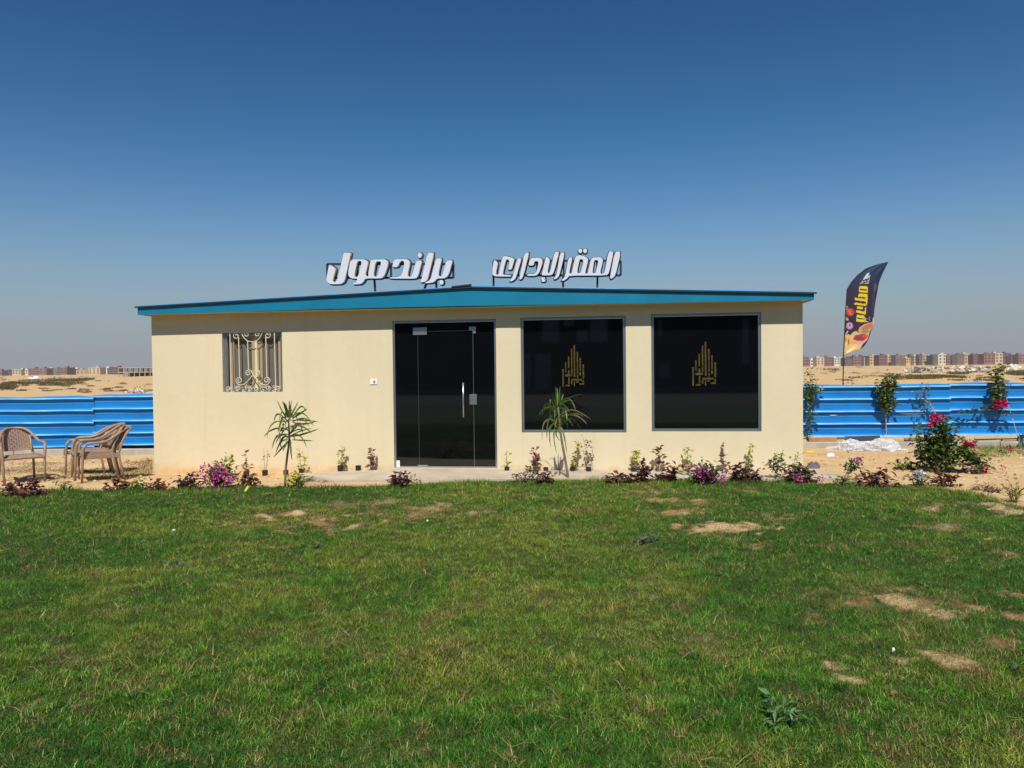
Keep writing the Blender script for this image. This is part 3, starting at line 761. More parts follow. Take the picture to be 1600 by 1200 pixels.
RIGHT = [
 [[(1430,95),(1498,95),(1437,355),(1390,392),(1378,372)]],
 [[(1362,92),(1418,92),(1370,320),(1345,352),(935,354),(915,385),(875,410),(848,408),(890,370),(928,160),(972,157),(935,320),(945,335),(965,328),(968,300),(1000,160),(1020,140),(1050,130),(1125,155),(1140,180),(1138,205),(1108,325),(1118,335),(1138,328),(1142,300),(1170,185),(1187,160),(1270,155),(1298,172),(1300,205),(1272,322),(1282,335),(1300,335),(1320,315)],
  [(1050,175),(1080,178),(1090,197),(1060,325),(1032,332),(1022,310)], [(1208,186),(1242,186),(1252,202),(1222,325),(1196,332),(1188,312)]],
 [[(838,105),(888,105),(835,330),(815,375),(775,397),(770,385),(800,340)]],
 [[(778,97),(828,97),(770,315),(745,350),(645,352),(640,335),(672,200),(690,145),(728,178),(700,320),(712,330),(728,315)]],
 [[(525,165),(615,160),(640,175),(648,210),(610,325),(575,355),(480,357),(485,340),(555,338),(580,320),(605,215),(590,195),(560,200),(548,245),(495,245),(505,195)]],
 [[(452,110),(502,105),(440,350),(420,390),(395,398),(398,370)]],
 [[(372,170),(420,165),(368,345),(350,390),(315,415),(290,415),(325,365)]],
 [[(120,180),(165,215),(140,330),(150,347),(175,340),(178,300),(210,165),(235,140),(335,165),(340,190),(310,290),(272,288),(290,200),(270,175),(250,185),(215,330),(225,348),(310,350),(300,365),(130,362),(105,345),(100,310)]],
 [[(640,375),(672,372),(676,386),(656,392),(682,402),(668,422),(636,420),(640,405),(632,392)]],
]
sign('rooftop_sign', 'shorter word sign of white Arabic letters on a dark frame, left of the roof ridge', (500, 380), 7.273, LEFT,
     [(1140,140,21,29), (1385,447,21,27)], (84,238,1516,394), (428, 808), [(618,394,632,548),(1212,450,1162,505),(1318,394,1326,495)], 0, .08)
sign('rooftop_sign', 'longer word sign of white Arabic letters on a dark frame, right of the roof ridge', (755, 380), 6.957, RIGHT,
     [(1056,86,21,24), (1108,86,21,24)], (112,192,1495,350), (875, 585, 1238), [(112,350,112,462),(868,350,868,476),(1243,350,1236,482)], 0, .08)

# ------------------------------------------------------------------ blue sheet fence on its low kerb
FL, FR = G(100, 712), G(1430, 700)          # front foot of the kerb, left and right
FD = (FR-FL); FD.z = 0; FD.normalize(); FN = Vector((FD.y, -FD.x, 0))   # along the fence, and towards the camera
def fpt(s, out=0, z=0): 
    p = FL + FD*s + FN*out; p.z = z; return p
def fs(px, py, ref_out=-.32):               # distance along the fence of a pixel column
    o = FL + FN*ref_out; d = ray(px, py); n = FN
    t = (o-CAM).dot(n)/d.dot(n); return (CAM+d*t-FL).dot(FD)
S0, S1 = fs(-500, 650), fs(2050, 650)
def make_kerb():
    mb = MB(); k = 0; s = S0
    while s < S1:
        L = 1.0; a = .006
        h = .115+.012*math.sin(k*2.1)
        q = [fpt(s+a, 0, -.08), fpt(s+L-a, 0, -.08), fpt(s+L-a, -.14, -.08), fpt(s+a, -.14, -.08)]
        t = [fpt(s+a, -.008, h), fpt(s+L-a, -.008, h), fpt(s+L-a, -.14, h), fpt(s+a, -.14, h)]
        m = MB(); m.add(q+t, [(4,5,6,7),(0,1,5,4),(1,2,6,5),(2,3,7,6),(3,0,4,7)])
        if KP[0] is None:
            KP[0] = empty('kerb', fpt((S0+S1)/2), 'low grey concrete kerb running along the foot of the blue fence', 'kerb')
        m.o = KP[0].location.copy(); m.v = [tuple(Vector(v)-m.o) for v in m.v]
        bevel(m.build('kerb_stone', MT['kerb'], KP[0]), .012, 1)
        s += L; k += 1
KP = [None]
make_kerb()
ZT = 1.187; ZB = ZT-1.02; SLA, SLB = fs(100, 617), fs(1430, 598)
def zrise(u): return (1.236-1.187)*(u-SLA)/(SLB-SLA)
def make_fence():
    root = empty('sheet_fence', fpt((S0+S1)/2, -.35), 'long fence of glossy bright blue ribbed metal sheets laid lengthwise', 'fence')
    O = root.location
    prof = [(0, ZT), (.012, ZT-.008), (.004, ZT-.03)]
    sp = .239
    pr = []
    for k in range(5):
        zc = ZT-.012-k*sp
        pr += [(0, zc), (.024, zc-.010), (.041, zc-.028), (.053, zc-.050), (.050, zc-.058), (0, zc-.088)]
        if k < 4:
            pr += [(.0, zc-.13), (.004, zc-.136), (.004, zc-.165), (0, zc-.172)]
    pr = [p for p in pr if p[1] > ZB]+[(0, ZB)]
    s = S0; k = 0; rg = random.Random(4)
    while s < S1:
        L = 4.2; n = 14; lift = rg.uniform(-.012, .012); tilt = rg.uniform(-.004, .004); off = .006*(k % 2)
        m = MB(O); vs = []
        for i in range(n+1):
            u = s+L*i/n
            wv = .008*math.sin(u*2.3+k)+.005*math.sin(u*5.1+2*k)
            for j, (o, z) in enumerate(pr):
                dent = .012*math.sin(u*3.7+z*9+k*1.3)*math.sin(u*1.3+z*4)
                edge = (.012*math.sin(u*2.9+k*2)+.006*math.sin(u*9+k)) if j == 0 else 0
                vs.append(fpt(u+(.03 if i == n else 0), -.34+o+dent*.5+off, z+zrise(u)+lift*.5+tilt*i+wv*.4+edge))
        c = len(pr); f = []
        for i in range(n):
            for j in range(c-1): f.append((i*c+j, i*c+j+1, (i+1)*c+j+1, (i+1)*c+j))
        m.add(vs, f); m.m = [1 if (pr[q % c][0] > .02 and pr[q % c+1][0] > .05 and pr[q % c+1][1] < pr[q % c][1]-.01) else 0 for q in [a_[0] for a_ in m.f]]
        o = m.build('sheet_panel', [MT['sheet'], MT['sheet_glint']], root)
        sm = o.modifiers.new('thick', 'SOLIDIFY'); sm.thickness = .002
        p = MB(O)
        for z0 in (0,): 
            a = fpt(s+.1, -.40, -.2); b = fpt(s+.1, -.40, ZT-.05); p.bar(a, b, .05, .05)
        p.build('post', MT['dark_edge'], root)
        s += L; k += 1
    br = MB(O); a = fpt(S0, -.37, .09); b = fpt(fs(300, 690), -.37, .09); br.bar(a, b, .20, .05); br.build('gap_shade_strip', mat('gap_shade_dark', (.015, .014, .013), .8), root)  # dark strip added for the shade in the gap below the left sheets
    # white scuffs where the coating has been scraped
    for px, py, w_, h_ in ((1425, 646.5, 46, 3.5), (1302, 649, 14, 1.5)):
        sc = fs(px, py); d = ray(px, py); t = ((FL+FN*-.30-CAM).dot(FN))/d.dot(FN); z = (CAM+d*t).z
        m = MB(O); hw = w_/FOC*14.3/2; hh = h_/FOC*14.3/2; ring = []
        for i in range(18):
            a = i/18*2*math.pi; r_ = .8+.3*math.sin(i*2.7)
            ring.append(fpt(sc+hw*r_*math.cos(a), -.322, z+hh*r_*math.sin(a)))
        m.add(ring, [tuple(range(18))]); m.build('scuff', mat('bare_zinc', (.6, .62, .64), .5), root)
make_fence()

# ------------------------------------------------------------------ desert beyond: buildings
PAL = {'maroon': (.25, .115, .10), 'dark maroon': (.18, .075, .07), 'mauve': (.25, .165, .15), 'cream': (.56, .44, .27), 'yellow': (.56, .42, .21), 'white': (.70, .66, .60),
       'dark grey': (.10, .085, .085), 'tan': (.47, .34, .18), 'pale green': (.56, .54, .38), 'purple': (.14, .085, .09)}
BM = {k: mat('far_wall_'+k.replace(' ', '_'), v, .9, var=.12, vscale=.3) for k, v in PAL.items()}
MT['far_window'] = mat('far_window', (.06, .05, .05), .4); MT['far_trim'] = mat('far_trim', (.42, .33, .24), .8)
def far_block(x0, x1, yt, yb, c, label, grp, dist, cols=None, floors=4):
    a = V(x0, yb, CAM+FW*dist); b = V(x1, yb, CAM+FW*dist); t = V((x0+x1)/2, yt, CAM+FW*dist)
    zb = min(a.z, b.z); h = t.z-zb; wd = (b-a).length
    base = (a+b)/2; base.z = zb
    rt = empty('apartment_block', base, label, 'building', grp, YAW+random.uniform(-.06, .06))
    m = MB(); dp = random.uniform(9, 14)
    m.box(-wd/2, wd/2, 0, dp, -4, h); o = m.build('wall', BM[c], rt)
    m = MB(); th = .5                        # parapet
    m.box(-wd/2-.05, wd/2+.05, -.05, .25, h, h+th); m.box(-wd/2-.05, wd/2+.05, dp-.25, dp+.05, h, h+th); m.box(-wd/2-.05, -wd/2+.25, .25, dp-.25, h, h+th); m.box(wd/2-.25, wd/2+.05, .25, dp-.25, h, h+th)
    m.build('parapet', BM[c], rt)
    cols = cols or max(2, round(wd/3.4)); fh = h/floors
    win = MB()
    for f in range(floors):
        for k in range(cols):
            cx = -wd/2+wd*(k+.5)/cols
            ww = min(.85, wd/cols*.3)
            win.box(cx-ww, cx+ww, -.06, .02, f*fh+fh*.32, f*fh+fh*.82)
    w_ = win.build('window', MT['far_window'], rt); w_['kind'] = 'stuff'
    if c in ('maroon', 'dark maroon', 'mauve', 'purple'):
        bl = MB()
        for f in range(1, floors): bl.box(-wd/2, wd/2, -.5, -.07, f*fh-.15, f*fh+.12)
        bl.build('balcony', MT['far_trim'], rt)['kind'] = 'stuff'
    st = MB(); sx = random.uniform(-wd*.25, wd*.25); st.box(sx-1.3, sx+1.3, dp*.35, dp*.35+3, h, h+2.0); st.build('stair_head', BM[c], rt)
    return rt
ORD = ['first','second','third','fourth','fifth','sixth','seventh','eighth','ninth','tenth','eleventh','twelfth','thirteenth','fourteenth','fifteenth','sixteenth','seventeenth','eighteenth','nineteenth','twentieth','twenty-first','twenty-second','twenty-third','twenty-fourth','twenty-fifth','twenty-sixth','twenty-seventh','twenty-eighth','twenty-ninth','thirtieth','thirty-first','thirty-second','thirty-third']
RB = [(1255,1264,558,571,'maroon'),(1266,1276,562.5,571.5,'white'),(1276,1288,559,570.5,'cream'),(1289,1303,558.5,570.5,'maroon'),(1303.5,1312,559.5,570,'white'),(1312.5,1319,560,570,'cream'),(1320.5,1332,560,569.5,'purple'),
 (1333,1345.5,557.5,569.5,'maroon'),(1346,1350,557,569.5,'dark grey'),(1350.5,1358.5,559,570,'white'),(1359,1373,556.5,570,'yellow'),(1373.5,1386.5,555.5,569.5,'dark maroon'),(1387,1399,556.5,569,'yellow'),(1399.5,1415.5,555.5,568.5,'mauve'),
 (1416,1422.5,560,567.5,'yellow'),(1423,1427.5,556,568,'dark grey'),(1428,1435,556.5,568,'cream'),(1435.5,1440.5,556.5,568,'purple'),(1441,1455,554.5,568.5,'tan'),(1456,1465.5,556.5,568,'dark grey'),(1466,1479,554,568.5,'pale green'),(1479.5,1487,555.5,568,'maroon'),
 (1487.5,1496,557,568,'dark grey'),(1496.5,1506.5,554.5,568,'purple'),(1507,1520,553.5,568,'cream'),(1520.5,1527.5,555,567.5,'dark maroon'),(1528,1537,554.5,567,'yellow'),(1537.5,1554,553.5,567,'maroon'),(1555,1567,552.5,566.5,'cream'),(1567.5,1580,552.5,567,'dark maroon'),(1580.5,1591,557,566.5,'mauve'),(1591.5,1604,554.5,566.5,'maroon'),(1605,1620,553.5,566.5,'cream')]
for i, q in enumerate(RB):
    far_block(*q, '%s flat roofed block, %s from the office wall in the right row' % (q[4], ORD[i]), 'apartment blocks along the right horizon', 760+random.uniform(-25, 25), floors=3 if q[3]-q[2] > 9 else 2)
LB = [(-14,3,579.5,586,'mauve'),(3.5,18,580.5,585.8,'purple'),(18.5,33.5,578,584.8,'cream'),(34,44,578,584.8,'white'),(45,60.5,576.5,584.5,'maroon'),(61,72.5,576,584.5,'mauve'),(73,77,577,583.5,'white'),(80,93.5,577,584,'mauve'),
 (94,104.5,575,584,'maroon'),(105,110.5,577,583.7,'mauve'),(111,118.5,577,583.5,'white'),(119,137,578.5,584,'tan'),(138,156.5,575,584.5,'cream'),(157,167.5,575.5,583,'white'),(168,176,576,586,'purple'),(176.5,184.5,574.5,586,'dark maroon')]
for i, q in enumerate(LB):
    far_block(*q, '%s flat roofed block, %s from the left end of the left row' % (q[4], ORD[i]), 'apartment blocks along the left horizon', 760+random.uniform(-25, 25), floors=3 if q[3]-q[2] > 7 else 2)
def skeleton_building():
    d = 300; a = V(184.5, 589, CAM+FW*d); b = V(268, 588.5, CAM+FW*d); t = V(200, 574.5, CAM+FW*d)
    zb = min(a.z, b.z); L = (b-a).length; h = t.z-zb
    rt = empty('unfinished_building', Vector(((a+b)/2).to_tuple()[:2]+(zb,)), 'unfinished two storey concrete frame building beyond the fence at the left', 'building', None, YAW)
    mt = mat('raw_concrete', (.42, .35, .24), .9, var=.2, vscale=1)
    for k, z in enumerate((h*.5-.12, h-.14)):
        m = MB(); m.box(-L/2, L/2, 0, 8, z, z+.28); m.build('floor_slab', mt, rt)
    n = 11
    for r_ in (0.1, 4, 7.6):
        for i in range(n):
            x = -L/2+.15+(L-.3)*i/(n-1)
            for z0, z1 in ((-1, h*.5-.121), (h*.5+.161, h-.141)):
                m = MB(); m.box(x-.13, x+.13, r_, r_+.28, z0, z1); m.build('column', mt, rt)
    m = MB()
    for i in range(70):                      # props under the wet slabs
        x = random.uniform(-L/2+.2, L/2-.2); y = random.uniform(.6, 7); z0 = 0 if i % 2 else h*.5+.165
        m.box(x-.05, x+.05, y, y+.1, z0, z0+h*.5-.32)
    m.build('prop', MT['timber'], rt)['kind'] = 'stuff'
    m = MB(); m.box(-L/2, L/2, 7.9, 8.0, -1, h*.5-.122); m.build('back_wall', MT['timber'], rt)
    for x in (-L*.42, -L*.05, L*.25, L*.4):
        m = MB(); m.box(x-.2, x+.2, 1, 1.4, h+.145, h+.145+.9); m.build('column_stub', mt, rt)
skeleton_building()
def far_car():
    g = G(52.5, 590.5); rt = empty('parked_car', g, 'white car parked on the open desert sand at the left', 'car', None, YAW-.5)
    wp = mat('white_car_paint', (.78, .78, .78), .3); gl = MT['far_window']
    def section(name, pts, y0, y1, m_, inset=0):
        m = MB(); n = len(pts)
        vs = [(x, y0+(inset if z > 1.0 else 0), z) for x, z in pts]+[(x, y1-(inset if z > 1.0 else 0), z) for x, z in pts]
        m.add(vs, [tuple(range(n)), tuple(range(2*n-1, n-1, -1))]+[(i, i+n, (i+1) % n+n, (i+1) % n) for i in range(n)])
        o = m.build(name, m_, rt); bevel(o, .06, 2)
    section('body', [(-2.1,.3),(-2.15,.75),(-1.95,.95),(-.9,1.0),(-.4,1.45),(.9,1.5),(1.6,1.02),(2.1,.95),(2.15,.35)], -.85, .85, wp, .12)
    section('window', [(-.72,1.03),(-.34,1.4),(.86,1.44),(1.35,1.06)], -.81, .81, gl, .02)
    for x in (-1.35, 1.3):
        for y in (-.8, .8):
            m = MB(); m.tube([(x, y-.1, .31), (x, y+.1, .31)], .31, 12); m.build('wheel', MT['black'], rt)
far_car()

# ------------------------------------------------------------------ desert scrub and rubble
def scrub(name, label, patches, n, hmin, hmax, col):
    parts = []
    for (cx, cy, rx, ry, wt) in patches:
        k = int(n*wt); r_ = np.sqrt(RNG.random(k)); a = RNG.uniform(0, 2*math.pi, k)
        px = cx+rx*r_*np.cos(a); py = cy+ry*r_*np.sin(a)
        P = np.array([tuple(G(x, y)) for x, y in zip(px, py)])
        q = fbm(P[:, 0]*.6, P[:, 1]*.25, .5, 12, 3)*.6+fbm(P[:, 0], P[:, 1], 1.3, 14, 2)*.4; P = P[q > .52]; m = 7
        pts = np.repeat(P, m, 0)+RNG.normal(0, .22, (len(P)*m, 3))*np.array([1, 1, 0]); nn = len(pts)
        c = np.array(col)*RNG.uniform(.6, 1.3, (nn, 1))
        parts.append(blades(pts, RNG.uniform(hmin, hmax, nn), np.full(nn, .09), np.abs(RNG.normal(.5, .3, nn)), c, False))
    o = blade_mesh(parts, name); tag(o, label, 'scrub', kind='stuff')
scrub('desert_scrub', 'olive brown low scrub on the desert sand beyond the left fence', [(75,598,55,5,1),(30,600,25,4,.4),(110,593,35,3,.7),(10,605,14,4,.3),(135,592,12,2,.2),(5,592,10,2,.15)], 1500, .15, .5, (.14, .105, .045))
scrub('desert_scrub', 'olive green scrub strip on the desert sand beyond the right fence', [(1440,590.5,70,3.2,1),(1400,588,25,2,.3),(1595,583,22,4,.5),(1345,574,8,1.5,.15),(1300,578,12,1.2,.15),(1500,583,20,2,.25),(1375,589,20,2,.2),(1430,579,14,1.5,.3),(1460,572.5,12,1,.3),(1240,612,20,3,.3)], 1500, .12, .42, (.13, .11, .04))
sp_ = [(random.uniform(-20, 238), random.uniform(588, 612), random.uniform(1, 6), random.uniform(.2, .5), .012) for _ in range(60)]+[(random.uniform(1255, 1620), random.uniform(573, 596), random.uniform(1, 7), random.uniform(.2, .5), .012) for _ in range(110)]
scrub('desert_scrub', 'scattered small dry scrub tufts over the desert plain behind the fences', sp_, 1500, .08, .25, (.16, .12, .06))
def rubble(label, boxes, mats_):
    mb = MB()
    for (cx, cy, rx, ry, n, s0, s1) in boxes:
        for _ in range(n):
            p = G(random.gauss(cx, rx*.5), random.gauss(cy, ry*.5)); s = random.uniform(s0, s1)
            a = Vector([random.uniform(-1, 1) for _ in range(3)]).normalized(); b_ = a.orthogonal().normalized(); c = a.cross(b_)
            a, b_, c = a*s, b_*s*random.uniform(.4, .9), c*s*random.uniform(.3, .7)
            p = p+Vector((0, 0, s*.3)); vs = [p+a*i+b_*j+c*k for k in (-.5, .5) for j in (-.5, .5) for i in (-.5, .5)]
            mb.add(vs, [(0,2,3,1),(4,5,7,6),(0,1,5,4),(2,6,7,3),(0,4,6,2),(1,3,7,5)], random.randrange(len(mats_)))
    tag(mb.build('rubble', mats_, None), label, 'rubble', kind='stuff')
g1 = mat('grey_rubble', (.33, .28, .22), .9); g2 = mat('pale_rubble', (.58, .52, .44), .9); g3 = mat('brick_rubble', (.28, .15, .09), .9); g4 = mat('dark_rubble', (.10, .08, .06), .9)
rubble('long low heaps of grey builders rubble on the sand beyond the right fence', [(1515,577,26,2.5,260,.3,.9),(1455,577.5,22,2,120,.3,.8),(1430,580,14,1.2,60,.3,.8)], [g1, g1, g2, g4])
rubble('pale white rubble heap on the sand at the far right', [(1583,575,9,2.2,120,.4,1.1)], [g2, mat('white_rubble', (.7, .68, .64), .9)])
rubble('broken brick and stone heap just behind the left fence', [(215,612,16,3,170,.05,.22)], [g2, g3, g1])
rubble('scattered dark stones and boards on the sand behind the fences', [(132,613,9,.8,40,.1,.35),(1340,590,14,1.5,30,.1,.3),(1290,577,30,1,30,.3,.7),(1330,600,15,2,16,.05,.15)], [g4, g3])

# ------------------------------------------------------------------ feather banner
def make_flag():
    foot = G(1317, 640); ref = Vector(foot) + (Vector(foot)-CAM).normalized()*2.5; ref.z = 0
    ref = V(1317, 655, ref); ref.z = gz(ref.x, ref.y)
    rt = empty('feather_banner', ref, 'dark feather banner with yellow lettering and sandwich picture on a pole behind the fence', 'banner')
    def C(x, y): return V(1300+x/5.714, 400+y/5.714, ref)
    m = MB(ref)
    polepts = [C(98, 1150), C(103, 900), C(112, 700), C(120, 500), C(133, 300), C(170, 237), C(228, 170), C(303, 112), C(393, 79), C(500, 51)]
    lo = Vector(polepts[0]); lo.z = gz(lo.x, lo.y)-.3
    m.tube([lo]+polepts, [.022]*4+[.016, .014, .012, .010, .008, .006, .004], 8); m.build('pole', MT['black'], rt, True)
    Lp = [(104,882),(107,800),(112,720),(117,640),(121,560),(125,480),(129,400),(135,305),(171,240),(229,173),(304,115),(394,81),(500,53)]
    Rp = [(112,880),(252,830),(309,765),(338,700),(374,620),(383,545),(386,480),(398,390),(413,310),(431,235),(452,175),(476,115),(504,54)]
    def samp(P, t):
        u = t*(len(P)-1); i = min(int(u), len(P)-2); f = u-i
        p0, p1, p2, p3 = P[max(i-1, 0)], P[i], P[i+1], P[min(i+2, len(P)-1)]
        return tuple(.5*((2*p1[j])+(-p0[j]+p2[j])*f+(2*p0[j]-5*p1[j]+4*p2[j]-p3[j])*f*f+(-p0[j]+3*p1[j]-3*p2[j]+p3[j])*f**3) for j in (0, 1))
    nr, nc = 230, 80; crop = []; pos = []
    n = Vector((FW.x, FW.y, 0)).normalized()
    for i in range(nr+1):
        t = i/nr; l = samp(Lp, t); r_ = samp(Rp, t)
        for j in range(nc+1):
            u = j/nc; x = l[0]+(r_[0]-l[0])*u; y = l[1]+(r_[1]-l[1])*u
            crop.append((x, y))
            ww = (r_[0]-l[0])/270
            wave = .10*math.sin(u*5.5+t*3)*u + .035*math.sin(u*15+t*14)*u
            wave += .05*math.sin((u*1.0)*math.pi*5)*max(0, t-.6)*2.2*(1-.3*u)     # gathers running to the tip
            pos.append(C(x, y)+n*wave*ww)
    X = np.array(crop); col = np.tile(np.array([.036, .030, .055]), (len(X), 1))
    k = np.clip((330-X[:, 1])/200, 0, 1)[:, None]; col = col*(1-k)+np.array([.025, .05, .115])*k
    def poly(P, c, hole=None):
        q = inpoly(X[:, 0], X[:, 1], P)
        if hole: q &= ~inpoly(X[:, 0], X[:, 1], hole)
        col[q] = c
    def ell(cx, cy, rx, ry, c):
        d = ((X[:, 0]-cx)/rx)**2+((X[:, 1]-cy)/ry)**2; col[d < 1] = c
    s3 = lambda P: [(57+x*.4286, y*.4286) for x, y in P]
    s4 = lambda P: [(57+x*.4286, 400+y*.4286) for x, y in P]
    YE = (.68, .50, .03)
    poly(s3([(450,628),(570,632),(597,660),(597,770),(440,755),(425,735),(428,650)]), YE, s3([(445,682),(578,697),(574,728),(440,712)]))
    poly(s3([(430,783),(592,797),(588,925),(415,893),(412,815)]), YE, s3([(425,850),(556,866),(553,895),(420,880)]))
    poly(s3([(335,865),(420,885),(590,912),(585,962),(345,915)]), YE)
    poly(s3([(350,970),(545,1003),(562,960),(588,965),(572,1010),(550,1042),(320,1008)]), YE)
    poly(s4([(390,118),(500,128),(494,178),(385,165)]), YE); poly(s4([(365,195),(545,228),(550,287),(370,247)]), YE); poly(s4([(537,140),(562,140),(557,290),(532,290)]), YE)
    poly(s4([(380,290),(530,310),(540,442),(430,446),(368,430),(372,330)]), YE, s4([(390,347),(526,372),(520,396),(385,372)]))
    poly(s4([(540,350),(556,350),(560,420),(600,430),(598,452),(545,442)]), (.55, .50, .25))
    WH = (.55, .56, .60)
    for P in ([(505,490),(590,370),(640,345),(610,420),(530,500)], [(560,470),(650,395),(655,425),(590,480)], [(470,545),(500,515),(505,535),(490,550)], [(520,525),(560,515),(575,530),(530,535)], [(590,520),(628,500),(632,525),(600,535)], [(625,480),(640,470),(640,500),(628,505)]): poly(s3(P), WH)
    poly(s3([(440,575),(520,545),(520,560),(450,585)]), (.5, .45, .2)); poly(s3([(560,560),(625,545),(625,572),(530,580)]), (.5, .45, .2))
    rg = random.Random(3)
    for yy in list(range(570, 730, 16)):                            # small pale print down the free edge
        x = 745+rg.uniform(0, 50)-(yy-570)*.05; poly(s3([(x, yy), (x+rg.uniform(15, 45), yy+3), (x+rg.uniform(15, 45), yy+9), (x, yy+8)]), (.26, .25, .28))
    for yy in range(740, 1330, 22):
        x = 690+rg.uniform(0, 60); poly(s3([(x, yy), (x+rg.uniform(12, 40), yy+3), (x+rg.uniform(12, 40), yy+13), (x, yy+10)]), (.11, .09, .12))
    for yy in range(340, 420, 16):
        x = 560+rg.uniform(0, 100); poly(s4([(x, yy), (x+30, yy-4), (x+34, yy+8), (x+4, yy+10)]), (.3, .28, .3))
    # food picture: tomato, onion ring, leaf, split sandwich
    e4 = lambda cx, cy, rx, ry, c: ell(57+cx*.4286, 400+cy*.4286, rx*.4286, ry*.4286, c)
    e4(180,150,22,45,(.42,.40,.22)); e4(180,150,12,32,(.036,.030,.055))
    e4(250,238,84,82,(.50,.055,.03)); e4(235,215,45,34,(.62,.12,.07)); e4(260,270,30,14,(.66,.22,.14))
    e4(165,375,42,36,(.20,.30,.14)); e4(195,392,22,18,(.42,.44,.26))
    e4(238,520,74,76,(.46,.22,.42)); e4(238,518,44,44,(.58,.36,.55)); e4(242,512,20,26,(.12,.05,.14))
    poly(s4([(145,690),(190,620),(215,625),(190,680),(150,705)]), (.50, .42, .22))
    BRD = (.62, .42, .17); 
    poly(s4([(100,720),(220,695),(250,720),(330,640),(370,630),(400,655),(470,680),(640,650),(600,790),(500,960),(440,1010),(100,1140)]), BRD)
    poly(s4([(405,620),(430,560),(520,490),(700,440),(735,345),(775,350),(765,480),(715,570),(650,650),(480,680),(420,660)]), (.60, .30, .21))
    poly(s4([(460,570),(560,500),(690,470),(680,540),(600,600),(480,640)]), (.48, .17, .08)); poly(s4([(450,650),(540,600),(640,640),(600,668),(480,678)]), (.25, .25, .12))
    poly(s4([(745,345),(775,350),(765,470),(735,540)]), (.72, .62, .45))
    poly(s4([(310,800),(350,720),(480,690),(600,680),(590,760),(520,830),(390,840)]), (.30, .05, .07)); poly(s4([(480,720),(560,690),(620,690),(600,750),(510,770)]), (.62, .08, .04)); poly(s4([(560,690),(620,685),(610,715),(565,720)]), (.75, .35, .22))
    poly(s4([(385,850),(560,830),(520,890),(400,900)]), (.62, .32, .42)); poly(s4([(220,860),(370,845),(390,900),(240,920)]), (.70, .32, .09)); poly(s4([(120,770),(170,760),(190,830),(130,850)]), (.66, .22, .06))
    poly(s4([(225,760),(300,690),(320,760),(230,850)]), (.66, .44, .17)); poly(s4([(205,790),(235,800),(225,930),(190,940)]), (.30, .17, .06)); poly(s4([(130,900),(200,850),(190,940),(140,960)]), (.70, .52, .26))
    poly(s4([(220,905),(390,900),(500,890),(470,960),(130,1060),(130,1000)]), (.66, .47, .21)); poly(s4([(150,1050),(300,960),(440,930),(420,1000),(180,1090)]), (.72, .56, .30))
    poly(s4([(440,1010),(500,900),(580,820),(600,870),(570,920)]), (.05, .03, .04))
    fsx = []
    for i in range(nr):
        for j in range(nc):
            a = i*(nc+1)+j; fsx.append((a, a+1, a+nc+2, a+nc+1))
    mb = MB(ref); mb.add(pos, fsx); mb.c = [tuple(c) for c in col]; o = mb.build('banner_cloth', MT['cloth'], rt, True)
MT['cloth'] = foliage_mat('printed_cloth', .25, .7, .15)
make_flag()

